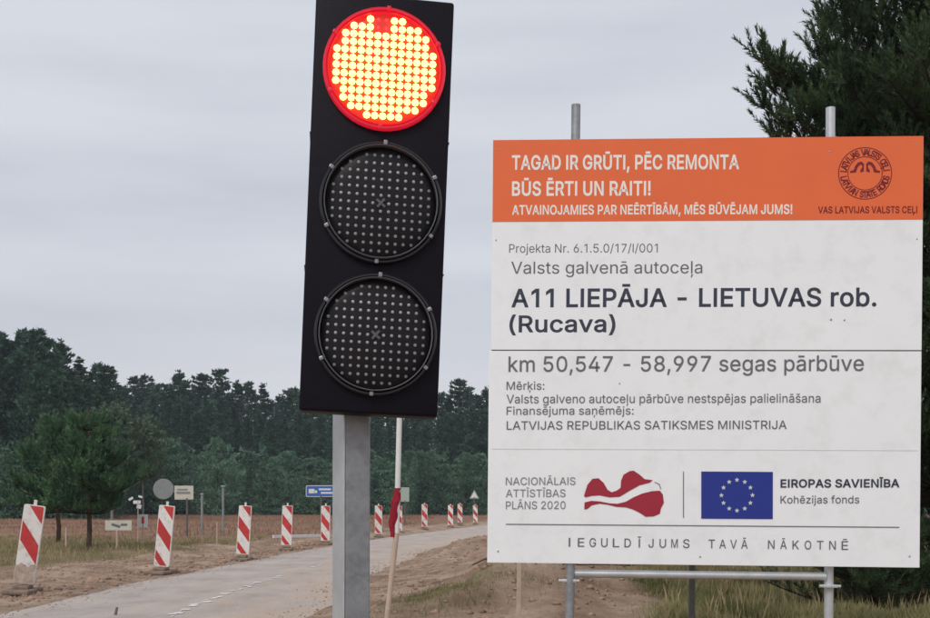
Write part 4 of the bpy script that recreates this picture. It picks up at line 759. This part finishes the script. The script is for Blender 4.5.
# ---------------------------------------------------------------- far trees
def crown_cloud(pts, dirs, nper, size, spread, up=.6, seed=0, aspect=.28):
    """small needle-clump faces round every point"""
    g = np.random.default_rng(seed); n_ = len(pts); c = np.repeat(pts, nper, 0)+g.normal(0, 1, (n_*nper, 3))*np.repeat(spread, nper)[:, None]*np.array([1, 1, .6])
    d = np.repeat(dirs, nper, 0)*.6+g.normal(0, .6, (n_*nper, 3)); d[:, 2] += up; d /= np.linalg.norm(d, axis=1)[:, None]
    s = size*g.uniform(.5, 1.2, n_*nper)[:, None]; side = np.cross(d, g.normal(0, 1, d.shape)); side /= np.linalg.norm(side, axis=1)[:, None]+1e-9
    V = np.stack([c-side*s*aspect, c+side*s*aspect, c+d*s], 1).reshape(-1, 3); return V, np.arange(len(V)).reshape(-1, 3)
def conifer(seed, H, Rr, z0, step, nb, per, size, shape='tall'):
    g = np.random.default_rng(seed); pts, dirs, spr = [], [], []
    z = z0*H
    while z < H*.985:
        t = (z-z0*H)/(H*(1-z0))
        if shape == 'tall': prof = min(1, .45+t*1.2)*(1-t)**.62+.05
        elif shape == 'spire': prof = (1-t)**.9+.04
        else: prof = (math.sin(math.pi*min(1, .18+t*.82))**.7)+.05
        for q in range(nb):
            if g.random() < .14: continue
            a = g.uniform(0, 6.28); Lb = Rr*prof*g.uniform(.55, 1.25); lift = g.uniform(-.05, .45)*(.5+t)
            n_ = max(2, int(Lb/.55))
            for s in np.linspace(.25, 1, n_):
                pts.append((math.cos(a)*Lb*s, math.sin(a)*Lb*s, z+lift*Lb*s*s)); dirs.append((math.cos(a), math.sin(a), .3)); spr.append((.16+.22*Lb*.35*s)*(1-.55*t))
        z += step*g.uniform(.7, 1.3)
    pts.append((0, 0, H-.3)); dirs.append((0, 0, 1)); spr.append(.12)
    return crown_cloud(np.array(pts), np.array(dirs), per, size, np.array(spr), seed=seed)
def trunk_mesh(H, r, seed=0, limbs=5):
    mb = MB(); g = random.Random(seed); p = Vector((0, 0, -.3)); n_ = 6
    for i in range(n_):
        q_ = Vector((g.uniform(-.06, .06)*i, g.uniform(-.06, .06)*i, H*.93*(i+1)/n_)); mb.tube(p, q_, r*(1-i/n_)+.02, r*(1-(i+1)/n_)+.02, 8, False); p = q_
    for i in range(limbs):
        z = H*g.uniform(.25, .85); a = g.uniform(0, 6.28); l_ = H*.09; mb.tube((0, 0, z), (math.cos(a)*l_, math.sin(a)*l_, z+l_*.3), r*.25, r*.08, 5, False)
    return mb.mesh('trunk', True)
def protos(spec, m, bark):
    out = []
    for i, (H, Rr, z0, step, nb, per, size, shp) in enumerate(spec):
        V, Fc = conifer(100+i+int(H*10), H, Rr, z0, step, nb, per, size, shp); cm = np_mesh('crown', V, Fc); cm.materials.append(m)
        tm = trunk_mesh(H, H*.011+.04, i); tm.materials.append(bark); out.append((H, cm, tm))
    return out
tall = protos([(20, 2.9, .08, .5, 8, 13, .42, 'spire'), (20, 2.3, .08, .5, 8, 13, .40, 'spire'), (20, 3.2, .12, .5, 8, 13, .45, 'tall'), (20, 2.6, .08, .5, 8, 13, .42, 'tall'), (20, 3.4, .08, .5, 8, 12, .44, 'spire'), (20, 2.4, .2, .45, 8, 14, .40, 'tall')], M['needle_far'], M['bark'])
young = protos([(7, 1.9, .02, .3, 9, 20, .22, 'round'), (7, 1.8, .02, .3, 9, 20, .22, 'tall'), (7, 1.7, .02, .3, 9, 20, .22, 'spire'), (7, 2.1, .02, .3, 9, 20, .23, 'tall')], M['needle_young'], M['bark'])
def plant(proto, x, y, H, label, cat, group, name='pine_tree', wide=1.0):
    H0, cm, tm = proto; s = H/H0
    t = empty(name, (x, y, 0), label, cat, group, (0, 0, random.uniform(0, 6.28))); t.scale = (s*wide, s*wide, s)
    link('crown', cm, None, t); link('trunk', tm, None, t); return t
def hfor(py, d): return CH+(HY-py)/F*d
SKX = [-60, 0, 20, 45, 62, 75, 95, 118, 145, 172, 195, 217, 250, 268, 285, 330, 400, 445, 465, 490, 560, 700, 1100]
SKY = [325, 331, 327, 339, 346, 362, 369, 376, 379, 371, 379, 375, 389, 386, 391, 392, 390, 388, 385, 388, 385, 380, 380]
LOOK = ['broad dense dark pine', 'narrow pointed dark pine', 'round topped dark pine', 'loose crowned dark pine', 'conical dark pine', 'bare stemmed dark pine']
YLOOK = ['bushy pale green young pine', 'loose young pine', 'pointed young pine', 'wide low young pine']
def where(px):
    for lim, w in ((-5, 'outside the left frame edge'), (30, 'at the left frame edge'), (62, 'above the nearest striped beacon'), (100, 'above the small field pines'), (150, 'left of the round grey sign'), (178, 'above the round grey sign'), (212, 'above the left bare post'), (235, 'above the taller bare post'), (262, 'above the third striped beacon'), (302, 'above the low white rail'), (375, 'hidden by the signal pole'), (415, 'above the red cloth pole'), (445, 'between cloth pole and far beacons'), (490, 'above the farthest beacons')):
        if px < lim: return w
    return 'behind the information board'
# tall back rows
def row(px, px1, step, dfun, yfun, protos_, looks, tail, group, wd):
    used = {}; i = 0
    while px < px1:
        d = dfun(px); k_ = random.randrange(len(protos_)) if i % 3 else i//3 % len(protos_); X_ = where(px); used.setdefault(X_, [])
        c_ = [q_ for q_ in range(len(protos_)) if q_ not in used[X_]]
        if c_ and k_ not in c_: k_ = random.choice(c_)
        used[X_].append(k_)
        plant(protos_[k_], (px-CX)/F*d, d, hfor(yfun(px), d), f'{looks[k_]} {tail}, {X_}', 'tree', group, wide=random.uniform(*wd)); i += 1
        px += random.uniform(*step) if px < 490 else random.uniform(15, 22)
row(-60., 740, (6.5, 10.5), lambda p: random.uniform(175, 205) if p > 105 else random.uniform(118, 140), lambda p: np.interp(p, SKX, SKY)+random.choice((-7, -4, -1, 1, 4, 8, 12)), tall, LOOK, 'on the skyline', 'tall pines of the forest skyline', (1.1, 1.5))
row(-60., 740, (9, 14), lambda p: random.uniform(160, 172) if p > 100 else random.uniform(105, 116), lambda p: np.interp(p, SKX, SKY)+random.uniform(16, 34), tall, LOOK, 'in the middle row', 'mid-height pines of the forest', (1.1, 1.35))
row(-60., 620, (9, 13), lambda p: random.uniform(134, 152) if p > 110 else random.uniform(96, 104), lambda p: np.interp(p, [0, 110, 150, 200, 240, 300, 380, 480, 640], [446, 438, 445, 450, 458, 460, 464, 468, 465])+random.choice((-14, -7, -2, 3, 8, 14)), young, YLOOK, 'by the field', 'young pines along the field edge', (.95, 1.4))
# dark undergrowth behind the young pines
g = np.random.default_rng(5); n_ = 5200; ux = g.uniform(-130, 70, n_); uy = np.where(ux < -42, g.uniform(104, 116, n_), g.uniform(150, 172, n_)); uz = g.uniform(0, 9, n_)*g.uniform(.3, 1, n_)
V, Fc = crown_cloud(np.stack([ux, uy, uz], 1), g.normal(0, 1, (n_, 3)), 9, .9, np.full(n_, .8), seed=9, aspect=.4)
tag(link('undergrowth', np_mesh('undergrowth', V, Fc), M['needle_far']), 'dark undergrowth filling the forest between the far trunks', 'undergrowth', None, 'stuff')
# rounded pale birch
def broad(seed, H, Rr, n_, per, size):
    g = np.random.default_rng(seed); lobes = g.normal(0, 1, (16, 3)); lobes /= np.linalg.norm(lobes, axis=1)[:, None]; lobes *= np.array([Rr*.6, Rr*.6, H*.26]); lobes[:, 2] += H*.6
    c = lobes[g.integers(0, 16, n_)]; q_ = g.normal(0, 1, (n_, 3)); q_ /= np.linalg.norm(q_, axis=1)[:, None]; p = c+q_*Rr*.42*g.uniform(.6, 1, (n_, 1))
    return crown_cloud(p, q_, per, size, np.full(n_, .14), .2, seed, .4)
V, Fc = broad(3, 11, 3.2, 900, 8, .34); bm_ = np_mesh('crown', V, Fc); bm_.materials.append(M['leaf_birch']); bt = trunk_mesh(11, .12, 4); bt.materials.append(M['birch_bark'])
for px, py, d, lab, w in ((112, 398, 92, 'rounded pale green broadleaf tree in front of the left pines', 1), (143, 412, 96, 'smaller rounded pale green tree right of the other broadleaf tree', .9)):
    H = hfor(py, d); t = empty('broadleaf_tree', ((px-CX)/F*d, d, 0), lab, 'tree', None, (0, 0, px)); t.scale = (H/11*w,)*2+(H/11,); link('crown', bm_, None, t); link('trunk', bt, None, t)

# ---------------------------------------------------------------- pines with real needles
class Tubes:
    """many short open prisms collected into one mesh"""
    def __init__(s): s.V = []; s.F = []
    def tube(s, a, b, r0, r1, seg=5, caps=False):
        d = (b-a).normalized(); u = d.orthogonal().normalized(); w = d.cross(u); o_ = len(s.V)
        for c_, r in ((a, r0), (b, r1)):
            for i in range(seg): q_ = 2*math.pi*i/seg; s.V.append(c_+(u*math.cos(q_)+w*math.sin(q_))*r)
        for i in range(seg): j = (i+1) % seg; s.F.append((o_+i, o_+j, o_+seg+j)); s.F.append((o_+i, o_+seg+j, o_+seg+i))
        return s
    def build(s, name, m, parent): return link(name, np_mesh(name, np.array(s.V), np.array(s.F)), m, parent)
class Needles:
    def __init__(s): s.V = []; s.n = 0
    def shoots(s, B, Dn, Ln, n_, nl, nw, g, spread=1.0):
        """B base points, Dn directions, Ln shoot lengths; n_ needles each"""
        k = len(B); b_ = np.repeat(B, n_, 0); d = np.repeat(Dn, n_, 0); l_ = np.repeat(Ln, n_)[:, None]
        t = g.uniform(.0, 1, (k*n_, 1)); r = np.cross(d, g.normal(0, 1, d.shape)); r /= np.linalg.norm(r, axis=1)[:, None]+1e-9
        nd = d+r*spread*(1.1-.6*t); nd /= np.linalg.norm(nd, axis=1)[:, None]; sd_ = np.cross(nd, g.normal(0, 1, nd.shape)); sd_ /= np.linalg.norm(sd_, axis=1)[:, None]+1e-9
        p = b_+d*l_*t; e = p+nd*nl*g.uniform(.7, 1.15, (k*n_, 1))
        s.V.append(np.stack([p-sd_*nw, p+sd_*nw, e], 1).reshape(-1, 3))
    def mesh(s): V = np.concatenate(s.V); return np_mesh('needles', V, np.arange(len(V)).reshape(-1, 3))
def limb_path(a, b, sag=0., n_=10):
    return [a.lerp(b, i/n_)+Vector((0, 0, -sag*math.sin(math.pi*i/n_))) for i in range(n_+1)]
def grow_limb(mb, nd, path, r0, g, gn, tw=.16, twl=.5, shoot=.15, nn=34, nl=.07, nw=.0026, bare=.2, upness=.7):
    Lt = sum((path[i+1]-path[i]).length for i in range(len(path)-1)); B, Dn, Ln = [], [], []
    for i in range(len(path)-1):
        k = i/len(path); mb.tube(path[i], path[i+1], r0*(1-k)+.004, r0*(1-k-1/len(path))+.004, 6, False)
    s = bare*Lt; ax = (path[-1]-path[0]).normalized()
    while s < Lt:
        f = s/Lt*(len(path)-1); i = min(int(f), len(path)-2); p = path[i].lerp(path[i+1], f-i); d0 = (path[i+1]-path[i]).normalized()
        for sg in (-1, 1):
            side = d0.cross(Vector((0, 0, 1))).normalized()*sg; dv = (side*g.uniform(.5, .9)+d0*g.uniform(.5, .9)+Vector((0, 0, g.uniform(.0, .6)))).normalized()
            l_ = twl*(1-.55*s/Lt)*g.uniform(.5, 1.2); q_ = p+dv*l_; mb.tube(p, q_, .005, .003, 3, False)
            m_ = max(2, int(l_/.11))
            for j in range(m_+1):
                b_ = p.lerp(q_, .25+.75*j/m_); sv = (dv*.6+side*g.uniform(-.5, .7)*sg*sg+Vector((g.uniform(-.4, .4), g.uniform(-.4, .4), upness*g.uniform(.4, 1.6)))).normalized()
                B.append(b_); Dn.append(sv); Ln.append(shoot*g.uniform(.6, 1.35))
        B.append(p); Dn.append((d0*.5+Vector((g.uniform(-.3, .3), g.uniform(-.3, .3), upness))).normalized()); Ln.append(shoot)
        s += tw*g.uniform(.75, 1.25)
    for q in range(4):
        B.append(path[-1]-ax*.05*q); Dn.append((ax*(1 if q == 0 else .5)+Vector((g.uniform(-.3, .3), g.uniform(-.3, .3), upness*.8*(q > 0)+.2))).normalized()); Ln.append(shoot*1.3)
    nd.shoots(np.array(B), np.array(Dn), np.array(Ln), nn, nl, nw, gn)
def pine(name, loc, H, Rf, z0, dz, nb, label, seed, extra=(), m='needle_near', **kw):
    g = random.Random(seed); gn = np.random.default_rng(seed); mb = Tubes(); nd = Needles(); o_ = Vector(loc)
    z = z0
    while z < H-.2:
        Rz = Rf(z)
        for q in range(nb):
            a = q/nb*2*math.pi+g.uniform(-.5, .5)+z*2.1; Lb = Rz*g.uniform(.7, 1.12); st = Vector((0, 0, z)); rise = Lb*g.uniform(.05, .45)
            grow_limb(mb, nd, limb_path(st, Vector((math.cos(a)*Lb, math.sin(a)*Lb, z+rise)), Lb*.08), .012+.012*Lb, g, gn, **kw)
        z += dz*g.uniform(.8, 1.2)
    for st, en, sg in extra: grow_limb(mb, nd, limb_path(st-o_, en-o_, sg), .022, g, gn, **dict(kw, bare=.15, twl=kw.get('twl', .5)*.7))
    t = empty(name, loc, label, 'tree')
    tr = MB(); p = Vector((0, 0, -.2))
    for i in range(8):
        q_ = Vector((g.uniform(-.05, .05), g.uniform(-.05, .05), H*(i+1)/8)); tr.tube(p, q_, H*.014*(1-i/8)+.02, H*.014*(1-(i+1)/8)+.015, 12, False); p = q_
    tr.build('trunk', M['bark'], t, smooth=True)
    mb.build('limbs', M['twig'], t); nm = nd.mesh(); o = link('needles', nm, M[m], t); o['kind'] = 'stuff'
    return t, len(nm.polygons)
TD = 12.6
tx = 5.55
def Rf(z): return float(np.interp(z, [0, .4, 1.5, 4.5, 5.6, 6.4, 8, 11], [2.2, 2.6, 2.7, 2.4, 2.05, 1.75, 1.5, .3]))
T0 = Vector((tx, TD, 0))
ext = []
for (px, py, dd, bz) in ((742, 48, 11.9, 4.6), (757, 62, 12.1, 4.5), (744, 97, 12.0, 4.2), (752, 124, 12.2, 3.9), (772, 78, 12.3, 4.4), (790, 72, 12.0, 4.5), (801, 46, 12.2, 5.0), (811, 40, 12.0, 5.1), (826, 42, 12.3, 5.2), (845, 20, 12.1, 5.5), (780, 110, 11.6, 4.0), (800, 100, 11.5, 4.1), (830, 75, 11.5, 4.6), (860, 60, 11.4, 4.9), (822, -4, 12.2, 5.8)):
    e = P(px+16, py+9, dd); ext.append((Vector((tx-.1, TD, bz)), e, .12))
t1, c1 = pine('pine_tree', T0, 10.5, Rf, .35, .38, 9, 'large near dark green pine rising behind the right edge of the board', 11, ext, nn=74, tw=.165, twl=.46, shoot=.25, nl=.065, nw=.0058, upness=.95)
def Rf2(z): return float(np.interp(z, [0, 1, 5, 9], [2.2, 2.6, 2.2, .3]))
t2, c2 = pine('pine_tree', Vector((7.9, 16.2, 0)), 9.5, Rf2, .3, .6, 6, 'second dark pine standing behind the large near pine at the right frame edge', 12, nn=30, tw=.22, nw=.006, nl=.08, twl=.6)
# low young pine boughs under the board's right end
t4, c4 = pine('young_pine', Vector((4.3, 12.0, 0)), 1.0, lambda z: 1.15*(1-z/1.3), .12, .22, 7, 'low dark young pine spreading under the right end of the board', 13, nn=44, tw=.17, twl=.35, shoot=.2)
# two field pines by the verge
def Rf3(z): return float(np.interp(z, [.8, 1.3, 2.0, 2.9, 3.7], [1.1, 1.35, 1.0, .5, .1]))
t5, c5 = pine('field_pine', Vector(((88-CX)/F*29, 29, 0)), 3.6, Rf3, .95, .36, 5, 'small dark pine with a bare trunk standing in the olive grass at left', 14, m='needle_mid', nn=34, nw=.012, nl=.11, tw=.24, twl=.5, shoot=.30, upness=1.1)
t6, c6 = pine('field_pine', Vector(((58-CX)/F*35, 35, 0)), 3.9, lambda z: Rf3(z)*1.2, .95, .38, 5, 'wider dark pine left of and behind the small field pine', 15, m='needle_mid', nn=34, nw=.013, nl=.12, tw=.26, twl=.5, shoot=.32, upness=1.1)
print('needle tris', c1, c2, c4, c5, c6)

# ---------------------------------------------------------------- damp air
hz = MB().box((-60, 170, 14), (500, 420, 34)).build('haze', None); hz.data.materials.clear()
m = bpy.data.materials.new('damp_air'); m.use_nodes = True; n = m.node_tree.nodes
for q in list(n):
    if q.type == 'BSDF_PRINCIPLED': n.remove(q)
pv = n.new('ShaderNodeVolumePrincipled'); pv.inputs['Color'].default_value = (.80, .88, 1, 1); pv.inputs['Density'].default_value = .0004; pv.inputs['Anisotropy'].default_value = .2
m.node_tree.links.new(pv.outputs[0], n['Material Output'].inputs['Volume']); hz.data.materials.append(m)
tag(hz, 'faint bluish damp air over the whole scene', 'haze', None, 'stuff')
